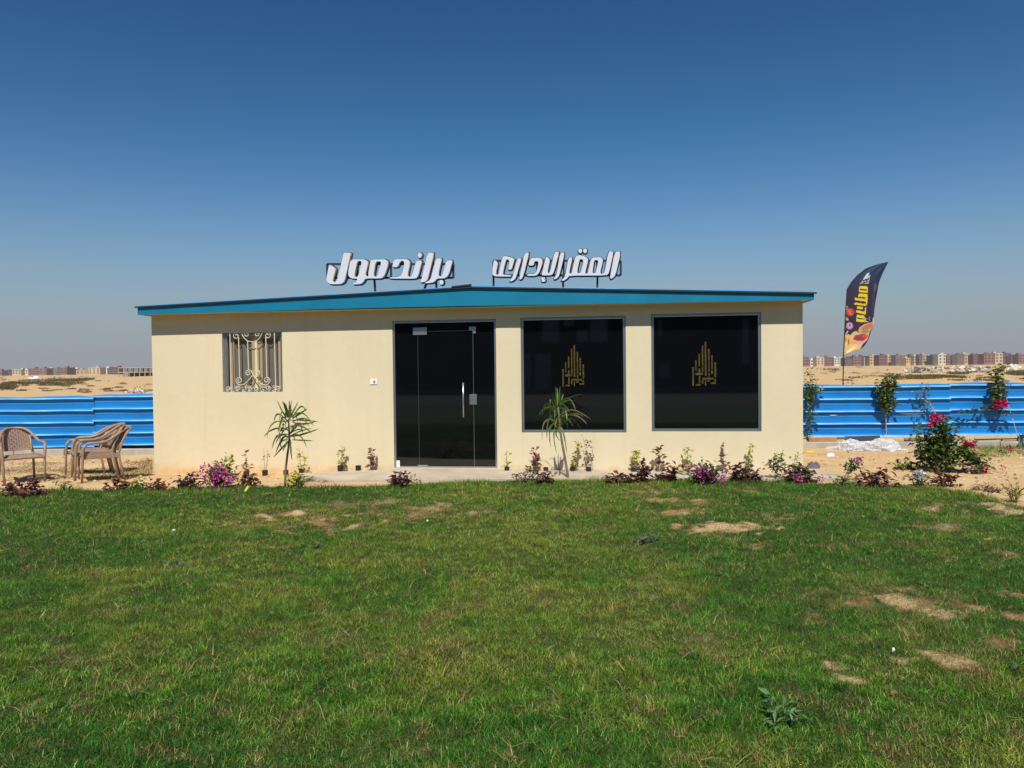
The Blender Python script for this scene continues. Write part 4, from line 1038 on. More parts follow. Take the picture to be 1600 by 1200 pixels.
# ------------------------------------------------------------------ chairs
def make_chair():
    rt = empty('armchair', (0, 0, 0), None, 'chair', 'tan woven plastic armchairs on the sand')
    c = MT['chair']; W, Dp, SH = .235, .24, .42       # half width, half depth, seat height; faces -y
    m = MB()
    # seat: shallow dished panel with a rounded front apron
    nx, ny = 8, 8; vs = []
    for j in range(ny+1):
        for i in range(nx+1):
            u, v = i/nx*2-1, j/ny*2-1
            z = SH-.018*(1-u*u)*(1-v*v)-.012*v - (.05 if j == 0 else .012 if j == 1 else 0)
            vs.append((u*W*(1-.06*(v+1)/2), v*Dp, z))
    m.add(vs, [(j*(nx+1)+i, j*(nx+1)+i+1, (j+1)*(nx+1)+i+1, (j+1)*(nx+1)+i) for j in range(ny) for i in range(nx)])
    o = m.build('seat', c, rt, True); sm = o.modifiers.new('thick', 'SOLIDIFY'); sm.thickness = .018; sm.offset = -1
    # arch: front leg, arm, round the back and down the other side
    def ap(t):      # t -1..1 around the top rail
        a = t*math.pi/2
        x = math.sin(a); y = math.cos(a)
        return x, y
    pts = []
    for k in range(25):
        t = -1+2*k/24; x, y = ap(t)
        k_ = min(1, max(0, (y-.25)/.75)); bz = .605+.205*k_*k_*(3-2*k_)
        pts.append((x*.285*(1-.06*y), -.16+y*.60, bz))
    front = [(-.262, -.27, 0), (-.268, -.262, .25), (-.276, -.252, .45), (-.284, -.238, .545), (-.288, -.205, .59)]
    path = front+pts+[(-x, y, z) for x, y, z in front[::-1]]
    fl = [.017]*len(path)
    m = MB(); m.tube(path[4:-4], [.021]*len(path[4:-4]), 8); m.build('arm_rail', c, rt, True)
    for seg in (path[:5], path[-5:][::-1]):
        m = MB(); m.tube(seg, [.017, .018, .02, .021, .021], 8); m.build('leg', c, rt, True)
    for sx in (-1, 1):
        m = MB(); m.tube([(sx*.24, .31, 0), (sx*.225, .26, .25), (sx*.215, .235, SH), (sx*.20, .30, .62), (sx*.185, .375, .765)], [.017, .018, .019, .016, .014], 8); m.build('leg', c, rt, True)
    for y0, z0 in ((-.245, SH-.03),):
        m = MB(); m.bar((-.262, y0-.004, z0), (.262, y0-.004, z0), .018, .075); bevel(m.build('apron', c, rt), .006, 2)
    for sx in (-1, 1):
        m = MB(); m.bar((sx*.246, -.24, SH-.03), (sx*.219, .235, SH-.03), .016, .06); bevel(m.build('side_rail', c, rt), .005, 1)
    # back: woven diagonal strips in a frame
    def bp(u, v):   # u -1..1 across, v 0..1 up
        x = u*(.195-.0*v); top = .82-.055*u*u
        z = .475+(top-.475)*v; y = .250+.175*v-.05*u*u+.012
        return Vector((x, y, z))
    fr = MB(); per = [bp(-1, 0), bp(-1, .25), bp(-1, .5), bp(-1, .75)]+[bp(-1+2*k/10, 1) for k in range(11)]+[bp(1, .75), bp(1, .5), bp(1, .25), bp(1, 0)]+[bp(1-2*k/6, 0) for k in range(1, 7)]
    fr.tube(per, .0105, 6); fr.build('back_frame', c, rt, True)
    wv = MB(); n = 10
    for k in range(n):
        v = (k+.5)/n
        pts_ = []
        for i in range(21):
            u = -1+2*i/20; p = bp(u, v); p.y += .006*math.cos(i*math.pi/2+k*math.pi); pts_.append(p)
        h = .0165
        vs = []
        for p in pts_: vs += [p-Vector((0, 0, h)), p+Vector((0, 0, h))]
        wv.add(vs, [(2*i, 2*i+2, 2*i+3, 2*i+1) for i in range(20)])
    for i in range(1, 12):
        u = -1+2*i/12
        vs = []
        for k in range(13):
            p = bp(u, k/12); p.y -= .003; vs += [p-Vector((.008, 0, 0)), p+Vector((.008, 0, 0))]
        wv.add(vs, [(2*k, 2*k+1, 2*k+3, 2*k+2) for k in range(12)])
    o = wv.build('backrest', c, rt); sm = o.modifiers.new('thick', 'SOLIDIFY'); sm.thickness = .005
    o['kind'] = 'stuff'
    return rt
ch = make_chair()
def place(o, fl, fr, label, z=0, scale=.96, fwd=0):
    """stand a chair with its front feet at two ground points (its own left foot, right foot)"""
    a, b = Vector(fl), Vector(fr); d = (b-a); d.z = 0; d.normalize()    # along +x of the chair
    rz = math.atan2(d.y, d.x); mid = (a+b)/2
    fy = Vector((-d.y, d.x, 0))                                        # local +y
    o.location = mid+fy*(.27*scale)-fy*fwd; o.location.z = gz(o.location.x, o.location.y)+z; o.rotation_euler = (0, 0, rz); o.scale = (scale,)*3
    o['label'] = label
def chair_at(mid_px, ang, label, z=0, fwd=0, src=None, s=.96):
    o = src or copy_tree(ch); p = G(*mid_px); d = Vector((math.cos(R(ang)), math.sin(R(ang)), 0))
    place(o, p-d*.2, p+d*.2, label, z, s, fwd)
    return o
chair_at((39, 755.5), 52, 'tan woven plastic armchair standing alone at the left edge', src=ch)
chair_at((125.5, 752.5), -47, 'front tan armchair facing left, lower one of the nested pair beside the wall')
chair_at((125.5, 752.5), -47, 'front tan armchair facing left, nested on top of another chair', z=.05, fwd=.085)
chair_at((109, 740), -64, 'tan woven armchair standing behind the nested pair, nearest the fence')

# ------------------------------------------------------------------ plants
def rc(c, j=.25):
    k = random.uniform(1-j, 1+j); return tuple(max(0, v*k*random.uniform(.9, 1.1)) for v in c)
C_YG = (.30, .34, .03); C_YEL = (.46, .40, .04); C_RED = (.20, .060, .045); C_BUR = (.115, .055, .048); C_GRN = (.075, .145, .024); C_DKG = (.042, .090, .022); C_BRN = (.22, .10, .06); C_OLI = (.13, .16, .035)
C_MAG = (.66, .10, .42); C_CRIM = (.55, .012, .10); C_WHT = (.75, .75, .76)
def plant(name, label, cat, base, stems, leaf, n, cols, W=.5, group=None, spread=.0, droop=.2, flowers=(), pot=None, stem_r=.006, jit=.03, up=.35, start=.15):
    """stems: lists of photo pixels from the foot up; leaves sprout along them in depth too"""
    g = base.copy() if isinstance(base, Vector) else G(*base)
    if g.y < 1.5 and g.y > -.16 and XL < g.x < XR:          # stands against the wall
        q = D(base[0], base[1], -.13); g = Vector((q.x, -.13-random.uniform(0, .05), gz(q.x, -.1) if q.x < -5.3 else .03))
    rt = empty(name, g, label, cat, group)
    sb = MB(g); lf = MB(g); mm = depth(g)/FOC
    n_ = Vector((FW.x, FW.y, 0)).normalized(); paths = []
    for st in stems:
        pts = []; oy = 0
        for k, q in enumerate(st):
            p = V(q[0], q[1], g); f = k/max(1, len(st)-1)
            if k == 0: dy = random.uniform(-.3, .3)*spread
            oy = dy*(.35+f) if spread else random.uniform(-1, 1)*jit*.5*f
            p = p+n_*oy; pts.append(p)
        if len(pts) > 2:
            out_ = []
            for i in range(len(pts)-1):
                for k in range(4): out_.append(pts[i].lerp(pts[i+1], k/4))
            pts = out_+[pts[-1]]
        paths.append(pts)
        sb.tube(pts, [stem_r*(1-.6*i/len(pts)) for i in range(len(pts))], 5)
    so_ = sb.build('stem', MT['bark'], rt, True)
    tot = sum(sum((p[i+1]-p[i]).length for i in range(len(p)-1)) for p in paths)
    for p in paths:
        L = sum((p[i+1]-p[i]).length for i in range(len(p)-1)); k = max(1, round(n*L/tot))
        for _ in range(k):
            t = start+(1-start)*random.random(); u = t*(len(p)-1); i = min(int(u), len(p)-2); q = p[i].lerp(p[i+1], u-i)
            ax = (p[i+1]-p[i]).normalized(); a = random.uniform(0, 2*math.pi)
            d = Vector((math.cos(a), math.sin(a), random.gauss(up, .4))); d = (d+ax*.25).normalized()
            q = q+Vector((random.gauss(0, 1), random.gauss(0, 1), random.gauss(0, .8)))*jit
            if q.z < g.z+.004: q.z = g.z+.004
            l = leaf*random.uniform(.6, 1.25)
            lf.leaf(q, d, l, l*W, Vector((random.gauss(0, .4), random.gauss(0, .4), 1)), rc(random.choice(cols)), droop=droop)
    if n: o = lf.build('foliage', MT['leaf'], rt); o['kind'] = 'stuff'
    for fx, fy, r_, c, k in flowers:                        # flower heads: clusters of petals
        p = V(fx, fy, g)-n_*random.uniform(.06, .19); m = MB(g)
        for _ in range(k):
            d = Vector([random.gauss(0, 1) for _ in range(3)]); d.normalize()
            b_ = p+d*r_*random.uniform(.1, .8)
            d2 = (d+Vector((0, -.5, .4))).normalized(); nn = Vector([random.gauss(0, 1) for _ in range(3)])
            m.leaf(b_, d2, r_*random.uniform(.45, .8), r_*random.uniform(.4, .6), nn, rc(c, .3), droop=.05)
        m.build('flower', MT['petal'], rt)
    if pot:
        m = MB(g); r0 = pot/2*mm; hh = pot*.85*mm
        ring = [(r0*.92, -.01), (r0, hh*.9), (r0*1.05, hh), (r0*.9, hh*.99), (r0*.85, hh*.85)]; k = 10; vs = []
        for rr_, z in ring:
            for j in range(k):
                a = j/k*2*math.pi; w_ = 1+.06*math.sin(a*3+g.x*7); vs.append(g+Vector((rr_*w_*math.cos(a), rr_*w_*math.sin(a), z)))
        m.add(vs, [(i*k+j, i*k+(j+1) % k, (i+1)*k+(j+1) % k, (i+1)*k+j) for i in range(len(ring)-1) for j in range(k)]+[tuple((len(ring)-1)*k+j for j in range(k))])
        m.build('nursery_bag', MT['pot'], rt)
    return rt
SEED = 'potted seedlings set out along the wall'
def seedling(px, py, top, cols, n, label, lean=0, pot=9, leaf=.06, extra=None, W=.5):
    st = [[(px, py), (px+lean*.3, py-(py-top)*.4), (px+lean, top)]]
    if extra: st += extra
    return plant('seedling', label, 'seedling', (px, py), st, leaf*1.15, int(n*1.4), cols, W, SEED, 0, .2, (), pot, .0045, .022)
seedling(357, 743, 708, [C_YEL, C_YG], 34, 'yellow leaved seedling rising behind the left magenta flowering bush', 4, 0, .075, [[(357, 743), (350, 722), (352, 716)]])
seedling(385, 744, 706, [C_BRN, C_RED], 15, 'sparse brown leaved seedling in a black bag, first right of the left magenta bush', -1, 9, .085)
seedling(414, 742.5, 702, [C_BRN], 12, 'nearly bare twig seedling in a black bag just left of the left spiky tree', -2, 9, .04, [[(415, 742), (418, 715), (419, 708)]])
seedling(447, 741.5, 735, [C_OLI], 0, 'small grey nursery bag standing right behind the left spiky tree trunk', 0, 8)
seedling(471, 739.5, 700, [C_YG, C_YEL], 32, 'yellow-green seedling in a black bag right of the left spiky tree', -4, 8, .06, [[(473, 739), (476, 722), (474, 712)]])
seedling(533, 738, 701, [C_YG, C_YG, C_OLI], 60, 'bushy yellow-green seedling in a black bag midway between window and door', 2, 9, .055)
seedling(561, 738, 733, [C_OLI], 5, 'almost empty black nursery bag left of the seedling by the door', 0, 9, .04)
seedling(579, 738, 701, [C_RED, C_BRN], 24, 'red leaved seedling standing just left of the glass door', 2, 0, .085)
seedling(792, 737, 706, [C_YEL, C_YG], 26, 'thin yellow seedling standing just right of the glass door', -1, 8, .05)
seedling(834, 736, 702, [C_RED, C_BRN, C_RED], 34, 'reddish leaved seedling between the door and the right spiky tree', 3, 0, .085)
seedling(853, 734.5, 731, [C_OLI], 0, 'tiny black nursery bag without a plant beside the right spiky tree', 0, 8)
seedling(895, 736, 690, [C_YG, C_YEL], 44, 'leaning yellow-green seedling in a black bag right of the right spiky tree', 9, 9, .06)
seedling(920, 735, 682, [C_RED, C_BRN], 26, 'tall bent red leaved seedling below the first big window', -9, 9, .055, [[(920, 735), (927, 715), (925, 700), (914, 684)]])
seedling(990, 736, 703, [C_YG, C_YEL], 50, 'yellow-green seedling between the two big windows', 3, 9, .065)
seedling(1032, 735, 698, [C_RED, C_BRN], 24, 'red leaved seedling under the left edge of the second big window', -3, 0, .09)
seedling(1073, 736, 701, [C_YG, C_YEL], 46, 'yellow-green seedling just left of the right magenta flowering bush', 2, 0, .06)
seedling(1130, 737, 699, [C_RED, C_BRN], 15, 'sparse red leaved seedling just right of the right magenta flowering bush', 1, 0, .09)
seedling(1168, 736, 697, [C_YEL, C_YG], 32, 'thin bright yellow seedling beside a black bag under the second big window', 5, 0, .06)
seedling(1165, 738, 734, [C_OLI], 0, 'tipped black nursery bag at the foot of a thin yellow seedling', 0, 9)
seedling(1242, 737, 707, [C_YG, C_YEL], 20, 'sparse yellow seedling at the right corner of the building', 5, 0, .05)

def shrub(cx, cy, w, h, cols, n, label, leaf=.10, W=.55, flowers=(), name='shrub', cat='shrub', stems=7, group=None, up=.3, droop=.25, jit=.045, st_r=.006):
    st = []
    for k in range(stems):
        f = (k+.5)/stems*2-1; x = cx+f*w*.5*random.uniform(.75, 1.0); y = cy-h*(1-.55*f*f)*random.uniform(.65, 1.0)
        st.append([(cx+f*w*.18, cy), ((cx+f*w*.18+x)/2+random.uniform(-2, 2), (cy+y)/2), (x, y)])
    return plant(name, label, cat, (cx, cy), st, leaf*1.08, int(n*.95), cols, W, group, w/FOC*10.5*.8, droop, flowers, None, st_r, jit, up, .1)
BG = 'dark burgundy leaved shrubs along the lawn edge'
shrub(36, 777, 76, 24, [C_BUR, C_BUR, C_RED], 190, 'wide dark burgundy shrub in front of the single chair at the far left', group=BG)
shrub(101, 768, 22, 17, [C_YG, C_OLI, C_GRN], 70, 'small yellow-green tuft shrub at the lawn edge below the nested chairs', .07, .35)
shrub(188, 767, 36, 17, [C_BUR, C_BUR, C_RED], 90, 'low burgundy shrub left of the yellow-green one near the building corner', group=BG)
shrub(217, 766, 34, 17, [C_GRN, C_YG, C_OLI], 90, 'low yellow-green shrub wedged between two burgundy shrubs near the building corner', .075)
shrub(245, 767, 24, 13, [C_BUR, C_RED], 50, 'small burgundy shrub just under the left corner of the building', group=BG)
shrub(293, 766, 40, 24, [C_BUR, C_BUR, C_RED], 110, 'burgundy shrub just left of the left magenta flowering bush', group=BG)
shrub(387, 762, 40, 18, [C_BUR, C_BUR, C_BRN], 110, 'burgundy shrub just right of the left magenta flowering bush', group=BG)
fl = [(328,727,.055,C_MAG,22),(320,737,.05,C_MAG,20),(333,735,.055,C_MAG,20),(349,729,.055,C_MAG,22),(342,740,.05,C_MAG,18),(357,739,.075,C_MAG,34),(350,745,.06,C_MAG,24),(330,745,.05,C_MAG,20),(344,748,.055,C_MAG,22),(337,752,.045,C_MAG,16),(325,754,.04,C_MAG,14),(363,751,.06,C_MAG,22),(370,744,.055,C_MAG,20),(344,758,.045,C_MAG,14),(361,746,.05,C_MAG,16)]
fl = [(a_, b_, c_*1.1, d_, int(e_*.8)) for a_, b_, c_, d_, e_ in fl]
shrub(343, 764, 50, 42, [C_DKG, C_GRN, C_DKG], 400, 'left magenta flowering bush between two burgundy shrubs', .085, .4, fl, 'flowering_bush', 'bush', 9)
shrub(463, 765, 30, 31, [C_YG, C_YG, C_YEL, C_OLI], 230, 'bright yellow-green bush at the foot of the left spiky tree', .06, .5, (), 'bush', 'bush')
shrub(624, 762, 30, 24, [C_BUR, C_BUR, C_RED], 120, 'compact burgundy shrub in front of the glass door', group=BG)
shrub(649, 756, 8, 15, [C_GRN, C_YG], 26, 'tiny green sprig right of the burgundy shrub in front of the door', .06, .5, stems=2)
plant('shrub', 'sparse olive twig shrub at the lawn edge just right of the door', 'shrub', (818, 755), [[(812,755),(815,745),(810,738)],[(818,755),(826,744),(832,731)],[(822,755),(822,740),(818,733)],[(815,755),(806,746),(804,742)],[(824,755),(836,742),(834,735)]], .075, 60, [C_OLI, C_GRN, C_BRN], .5, jit=.03)
shrub(848, 757, 36, 15, [C_BUR, C_BUR, C_RED], 80, 'low burgundy shrub left of the right spiky tree trunk', group=BG)
plant('shrub', 'spreading burgundy shrub with a tall arm, below the gap between the big windows', 'shrub', (980, 756), [[(960,756),(954,748),(950,744)],[(968,756),(966,748),(962,743)],[(978,756),(978,747),(980,743)],[(990,756),(994,746),(997,740)],[(997,756),(999,742),(1004,733),(1010,724)],[(985,756),(990,748),(988,745)],[(1000,756),(1008,740),(1014,731)]], .11, 170, [C_BUR, C_BUR, C_RED], .5, BG, .35)
plant('shrub', 'burgundy shrub with arching stems left of the right magenta bush', 'shrub', (1040, 755), [[(1030,755),(1026,749),(1024,746)],[(1038,755),(1038,745),(1033,735)],[(1042,755),(1048,742),(1052,733)],[(1046,755),(1052,742),(1062,731)],[(1040,755),(1044,747),(1046,742)]], .11, 110, [C_BUR, C_BUR, C_RED], .5, BG, .3)
fl = [(1093,731,.06,C_MAG,24),(1097,736,.07,C_MAG,28),(1078,727,.05,C_MAG,18),(1086,738,.05,C_MAG,18),(1106,740,.07,C_MAG,28),(1104,733,.05,C_MAG,18),(1112,745,.06,C_MAG,20),(1096,747,.05,C_MAG,18),(1090,741,.04,C_MAG,14),(1126,748,.06,C_MAG,18),(1128,738,.045,C_MAG,14),(1122,752,.04,C_MAG,12)]
fl = [(a_, b_, c_*1.1, d_, int(e_*.8)) for a_, b_, c_, d_, e_ in fl]
shrub(1100, 757, 48, 39, [C_DKG, C_GRN, C_DKG], 520, 'right magenta flowering bush below the second big window', .085, .4, fl, 'flowering_bush', 'bush', 9)
shrub(1160, 755, 48, 28, [C_BUR, C_BUR, C_RED, (.09, .03, .05)], 150, 'burgundy shrub just right of the right magenta bush', group=BG)
shrub(1182, 756, 22, 20, [C_BUR, C_BRN], 40, 'small loose burgundy shrub left of the green sapling', group=BG, stems=4)
plant('sapling', 'young dark green sapling on a bare stem, right of the second big window', 'sapling', (1213, 752), [[(1213,752),(1213,740)],[(1213,740),(1208,728),(1209,717)],[(1213,740),(1216,725),(1216,714)],[(1213,738),(1220,726),(1222,706)],[(1213,738),(1204,730),(1203,724)],[(1213,738),(1214,728),(1212,720)]], .06, 150, [C_DKG, C_GRN, C_OLI], .6, jit=.04, start=.25)
fl = [(1243,744,.05,C_MAG,16),(1278,746,.05,C_MAG,16),(1236,741,.03,C_MAG,10)]
shrub(1252, 757, 66, 27, [C_BUR, C_BUR, C_DKG, C_RED], 210, 'wide burgundy and green shrub with two magenta blooms at the right wall corner', .10, .5, fl, group=BG)
shrub(1312, 759, 26, 15, [C_DKG, C_GRN], 110, 'small dark green bush at the lawn edge right of the building', .06, .35, (), 'bush', 'bush')
fl = [(1329,718,.04,C_MAG,12),(1336,718,.06,(.42, .10, .30),18),(1340,719,.04,(.42, .10, .30),10)]
plant('flowering_sapling', 'thin sapling with two round leafy heads and pink blooms on the bare sand', 'sapling', (1325, 752), [[(1322,752),(1325,742),(1326,735)],[(1326,735),(1325,731),(1324,728)],[(1326,735),(1333,728),(1335,721)]], .055, 10, [C_DKG], .6, jit=.01, flowers=fl)
SAP = [o for o in COL.objects if o.name.startswith('flowering_sapling')][0]
def leafball(rt, balls, leaf, n, cols):
    g = rt.location; m = MB(g)
    for bx, by, r_ in balls:
        c = V(bx, by, g); rr = r_/FOC*depth(g)
        for _ in range(n):
            d = Vector([random.gauss(0, 1) for _ in range(3)]).normalized()
            l = leaf*random.uniform(.6, 1.2); m.leaf(c+d*rr*random.uniform(.3, 1), (d+Vector((0, 0, .2))).normalized(), l, l*.55, Vector([random.gauss(0, 1) for _ in range(3)]), rc(random.choice(cols)))
    m.build('leafy_head', MT['leaf'], rt)['kind'] = 'stuff'
leafball(SAP, [(1326,731,6.5), (1335,724.5,7)], .05, 70, [C_DKG, C_DKG, C_GRN])
shrub(1367, 761, 62, 25, [C_RED, C_BUR, (.12, .03, .03)], 150, 'dark red spreading shrub on the sand right of the green bush', .12, .45, group=BG)
shrub(1415, 734, 38, 14, [C_YG, C_OLI, C_BUR], 90, 'low yellow and brown shrub on the sand left of the big bougainvillea', .09, .5)
fl = [(1431,740,.075,C_WHT,40),(1428,745,.05,C_WHT,20)]
shrub(1436, 761, 30, 27, [C_DKG, (.08, .10, .07), C_BUR], 140, 'dark shrub with a white flower head at the lawn edge', .08, .35, fl, 'flowering_bush', 'bush')
shrub(1479, 761, 44, 22, [C_RED, C_BUR], 100, 'dark red shrub on the sand right of the white flowered bush', .11, .45, group=BG)
shrub(1516, 739, 34, 12, [C_BUR, C_BRN], 60, 'low reddish brown shrub behind, at the foot of the bougainvillea', .09, .4, group=BG)
# bougainvillea
fl = [(1456,655,.09,C_CRIM,50),(1449,661,.065,C_CRIM,30),(1462,651,.06,C_CRIM,20),(1503,693,.08,C_CRIM,34),(1507,697,.05,C_CRIM,16),(1531,731,.07,C_CRIM,30),(1557,729,.045,C_CRIM,14)]
plant('bougainvillea', 'large bushy bougainvillea with crimson flowers in front of the right fence', 'bougainvillea', (1462, 738),
  [[(1458,738),(1452,710),(1448,690),(1450,668)],[(1460,738),(1460,705),(1458,680),(1466,660)],[(1462,738),(1468,705),(1466,690),(1470,662)],[(1464,738),(1478,712),(1480,695),(1478,672)],[(1462,738),(1450,715),(1446,700),(1445,688)],[(1466,738),(1488,715),(1494,702),(1502,694)],
   [(1464,738),(1470,715),(1476,705),(1484,700)],[(1464,736),(1482,725),(1490,712),(1492,705)],[(1462,738),(1456,720),(1462,708),(1470,700)],[(1492,704),(1508,708),(1520,722),(1531,730)],[(1508,708),(1514,714),(1524,726),(1540,728)],[(1466,738),(1480,732),(1490,728)],[(1460,738),(1452,728),(1450,722)],[(1472,700),(1475,688),(1480,676)],[(1455,705),(1462,694),(1470,685)]],
  .10, 1250, [C_DKG, C_GRN, C_GRN, C_OLI, (.10, .16, .03)], .6, None, .5, .25, fl, None, .010, .07)
CL = 'climbing plants trained up the right fence'
def climber(foot, stems, leaf, n, cols, label, flowers=(), stake=None):
    foot = fpt(fs(foot[0], 690), -.17, .02)
    rt = plant('climbing_plant', label, 'climber', foot, stems, leaf*1.15, int(n*1.7), cols, .55, CL, 0, .3, flowers, None, .005, .035, start=.0)
    if stake:
        g = rt.location; m = MB(g); m.tube([V(*stake[0], g), V(*stake[1], g)], .006, 5); m.build('stake', mat('pale_cane', (.5, .45, .36), .7), rt)
    return rt
climber((1264, 699), [[(1264,699),(1266,660),(1265,635)],[(1265,635),(1268,610),(1264,578)],[(1265,628),(1256,615),(1258,600)],[(1265,630),(1274,615),(1281,606)],[(1265,628),(1272,610),(1276,594)],[(1268,650),(1272,652)],[(1266,612),(1259,592)]], .085, 150, [C_YG, C_OLI, C_GRN], 'yellow-green climber at the right corner of the building')
climber((1385, 699), [[(1385,640),(1383,615),(1388,582)],[(1385,642),(1376,622),(1378,600)],[(1385,642),(1393,620),(1396,598)],[(1385,636),(1388,612),(1398,588)],[(1385,628),(1374,612),(1376,594)],[(1386,648),(1394,632),(1398,628)],[(1384,620),(1390,600),(1392,592)]], .095, 230, [C_GRN, C_OLI, C_DKG, C_YG], 'dense green climber on a pale stake, tall over the fence behind the plastic sheet', stake=((1385, 697), (1384, 625)))
climber((1466, 698), [[(1474,668),(1456,640),(1450,625)],[(1450,632),(1444,612),(1440,600)],[(1450,630),(1438,622),(1430,612)],[(1450,628),(1440,640),(1436,640)],[(1446,616),(1452,606),(1450,598)]], .06, 60, [C_YG, C_OLI, (.35, .33, .12)], 'sparse pale climber on a leaning cane, left of the crimson flowers', stake=((1478, 676), (1452, 628)))
climber((1564, 698), [[(1562,640),(1560,600),(1559,570)],[(1562,622),(1552,612),(1550,600)],[(1562,622),(1570,606),(1571,596)],[(1562,630),(1566,615),(1572,608)],[(1560,600),(1555,585),(1556,576)],[(1560,595),(1567,580),(1566,574)],[(1562,632),(1553,626),(1550,622)]], .09, 170, [C_DKG, C_GRN, C_OLI, C_YG], 'tall dark green climber near the right edge rising well above the fence', stake=((1592, 688), (1572, 620)))
fl = [(1557,631,.11,C_CRIM,46),(1563,627,.06,C_CRIM,18)]
plant('bougainvillea', 'long leafy bougainvillea shoot reaching along the fence to a crimson flower head', 'bougainvillea', fpt(fs(1476, 690), -.15, .02), [[(1476,700),(1476,668),(1480,652)],[(1480,652),(1496,646),(1512,642),(1535,639),(1552,634)],[(1535,639),(1560,642),(1575,646)]], .085, 150, [C_DKG, C_GRN, C_OLI], .6, None, 0, .25, fl, None, .005, .03, start=.35)
fl = [(1566,700,.06,C_CRIM,24)]
plant('bougainvillea', 'small crimson bloom standing out of the grass strip by the right kerb', 'bougainvillea', (1566, 711), [[(1566,711),(1565,706),(1566,701)]], .06, 14, [C_DKG, C_GRN], .6, None, 0, .2, fl)
# dry clumps
for (x, y, w_, lab) in ((1534, 767, 32, 'dead brown twig clump on the sand, left one of two at the lawn edge'), (1553, 770, 22, 'dead brown twig clump on the sand, right one of two at the lawn edge')):
    shrub(x, y, w_, 12, [(.13, .085, .045), (.18, .12, .06)], 60, lab, .07, .2, (), 'dead_clump', 'dead plant', 9, 'dead twig clumps', .1, .3, .02)
shrub(1586, 785, 22, 28, [C_YG, (.36, .30, .10), C_OLI], 70, 'spiky yellow-green weed at the sandy right edge of the lawn', .13, .12, (), 'weed', 'weed', 8, None, .7, .1, .02)
for (x, y, w_, h_, c, lab) in ((1213, 1120, 64, 26, [(.08, .19, .05), (.12, .22, .08)], 'large broadleaf weed in the lawn near the bottom right'), (1590, 1060, 36, 24, [(.04, .10, .035)], 'dark broadleaf weed in the lawn at the right edge'),
                               (490, 858, 34, 7, [(.10, .14, .09)], 'flat grey-green weed rosette in the lawn below the left spiky tree'), (1012, 848, 44, 7, [(.09, .12, .075)], 'flat grey-green weed rosette in the lawn below the big windows'), (275, 887, 34, 6, [(.10, .14, .09)], 'flat grey-green weed rosette in the left part of the lawn'),
                               (1475, 928, 40, 10, [(.04, .10, .02)], 'ragged dark weed behind the big brown bare patch in the lawn')):
    d_ = depth(G(x, y)); shrub(x, y, w_, h_, c, 55, lab, w_/FOC*d_*.35, .3, (), 'weed', 'weed', 8, None, .25, .15, .01, .003)

# spiky trees: every strap leaf is a part of its own
def spiky(base, stem, leaves, label, crop, sc, dry=()):
    g = G(*base); rt = empty('dracaena_tree', g, label, 'tree', 'young spiky dracaena trees at the lawn edge')
    def P(x, y): return V(crop[0]+x/sc, crop[1]+y/sc, g)
    n_ = Vector((FW.x, FW.y, 0)).normalized()
    m = MB(g); pts = [P(*q) for q in stem]; pts[0].z = g.z-.03
    m.tube(pts, [.019-.007*i/(len(pts)-1) for i in range(len(pts))], 8); m.build('trunk', MT['bark'], rt, True)
    rg = random.Random(int(base[0]))
    full = [(l, None) for l in leaves]
    for k in range(16):                         # leaves pointing towards and away from us
        b = leaves[rg.randrange(len(leaves))][0]; a = rg.uniform(0, 2*math.pi); full.append(((b,), a))
    for i, (l, a) in enumerate(full):
        if a is None:
            q = [P(*p) for p in l]
            dz = rg.uniform(-.22, .22)
            if len(q) == 2: q = [q[0], q[0].lerp(q[1], .5)+n_*dz*.4, q[1]+n_*dz]
            else: q = [q[0], q[1]+n_*dz*.6, q[2]+n_*dz]
        else:
            b = P(*l[0]); L = rg.uniform(.32, .52); sgn = rg.choice((-1, 1)); d = (n_*sgn*abs(math.sin(a))+RT0*math.cos(a)*.45).normalized()
            up = rg.uniform(-.15, .8)
            q = [b, b+(d*.5+Vector((0, 0, up*.45)))*L, b+(d*.85+Vector((0, 0, up*.3-.28)))*L]
        path = []
        for k in range(8):
            t = k/7; path.append(q[0]*(1-t)**2+(q[1]*2-(q[0]+q[2])*.5)*2*t*(1-t)+q[2]*t*t)
        c = rc(rg.choice([(.065, .125, .022), (.10, .17, .03), (.05, .10, .02), (.15, .22, .05)]), .2)
        if i in dry: c = (.34, .22, .13)
        mb = MB(g); vs = []; W = rg.uniform(.0095, .0145)
        side0 = None
        for k, p in enumerate(path):
            t = (path[min(k+1, 7)]-path[max(k-1, 0)]).normalized()
            s_ = t.cross(n_*1.0+Vector((0, 0, .35)))
            if s_.length < .05: s_ = t.cross(Vector((1, 0, 0)))
            s_.normalize()
            if side0 is not None and s_.dot(side0) < 0: s_ = -s_
            side0 = s_
            wd = W*(.55+.9*k/7 if k < 3 else 1.0 if k < 5 else .62 if k < 7 else .04)
            nn = s_.cross(t).normalized()
            vs += [p-s_*wd+nn*wd*.35, p, p+s_*wd+nn*wd*.35]
        fsx = []
        for k in range(7): fsx += [(3*k, 3*k+1, 3*k+4, 3*k+3), (3*k+1, 3*k+2, 3*k+5, 3*k+4)]
        mb.add(vs, fsx, 0, c); mb.build('leaf', MT['leaf'], rt, True)
    return rt
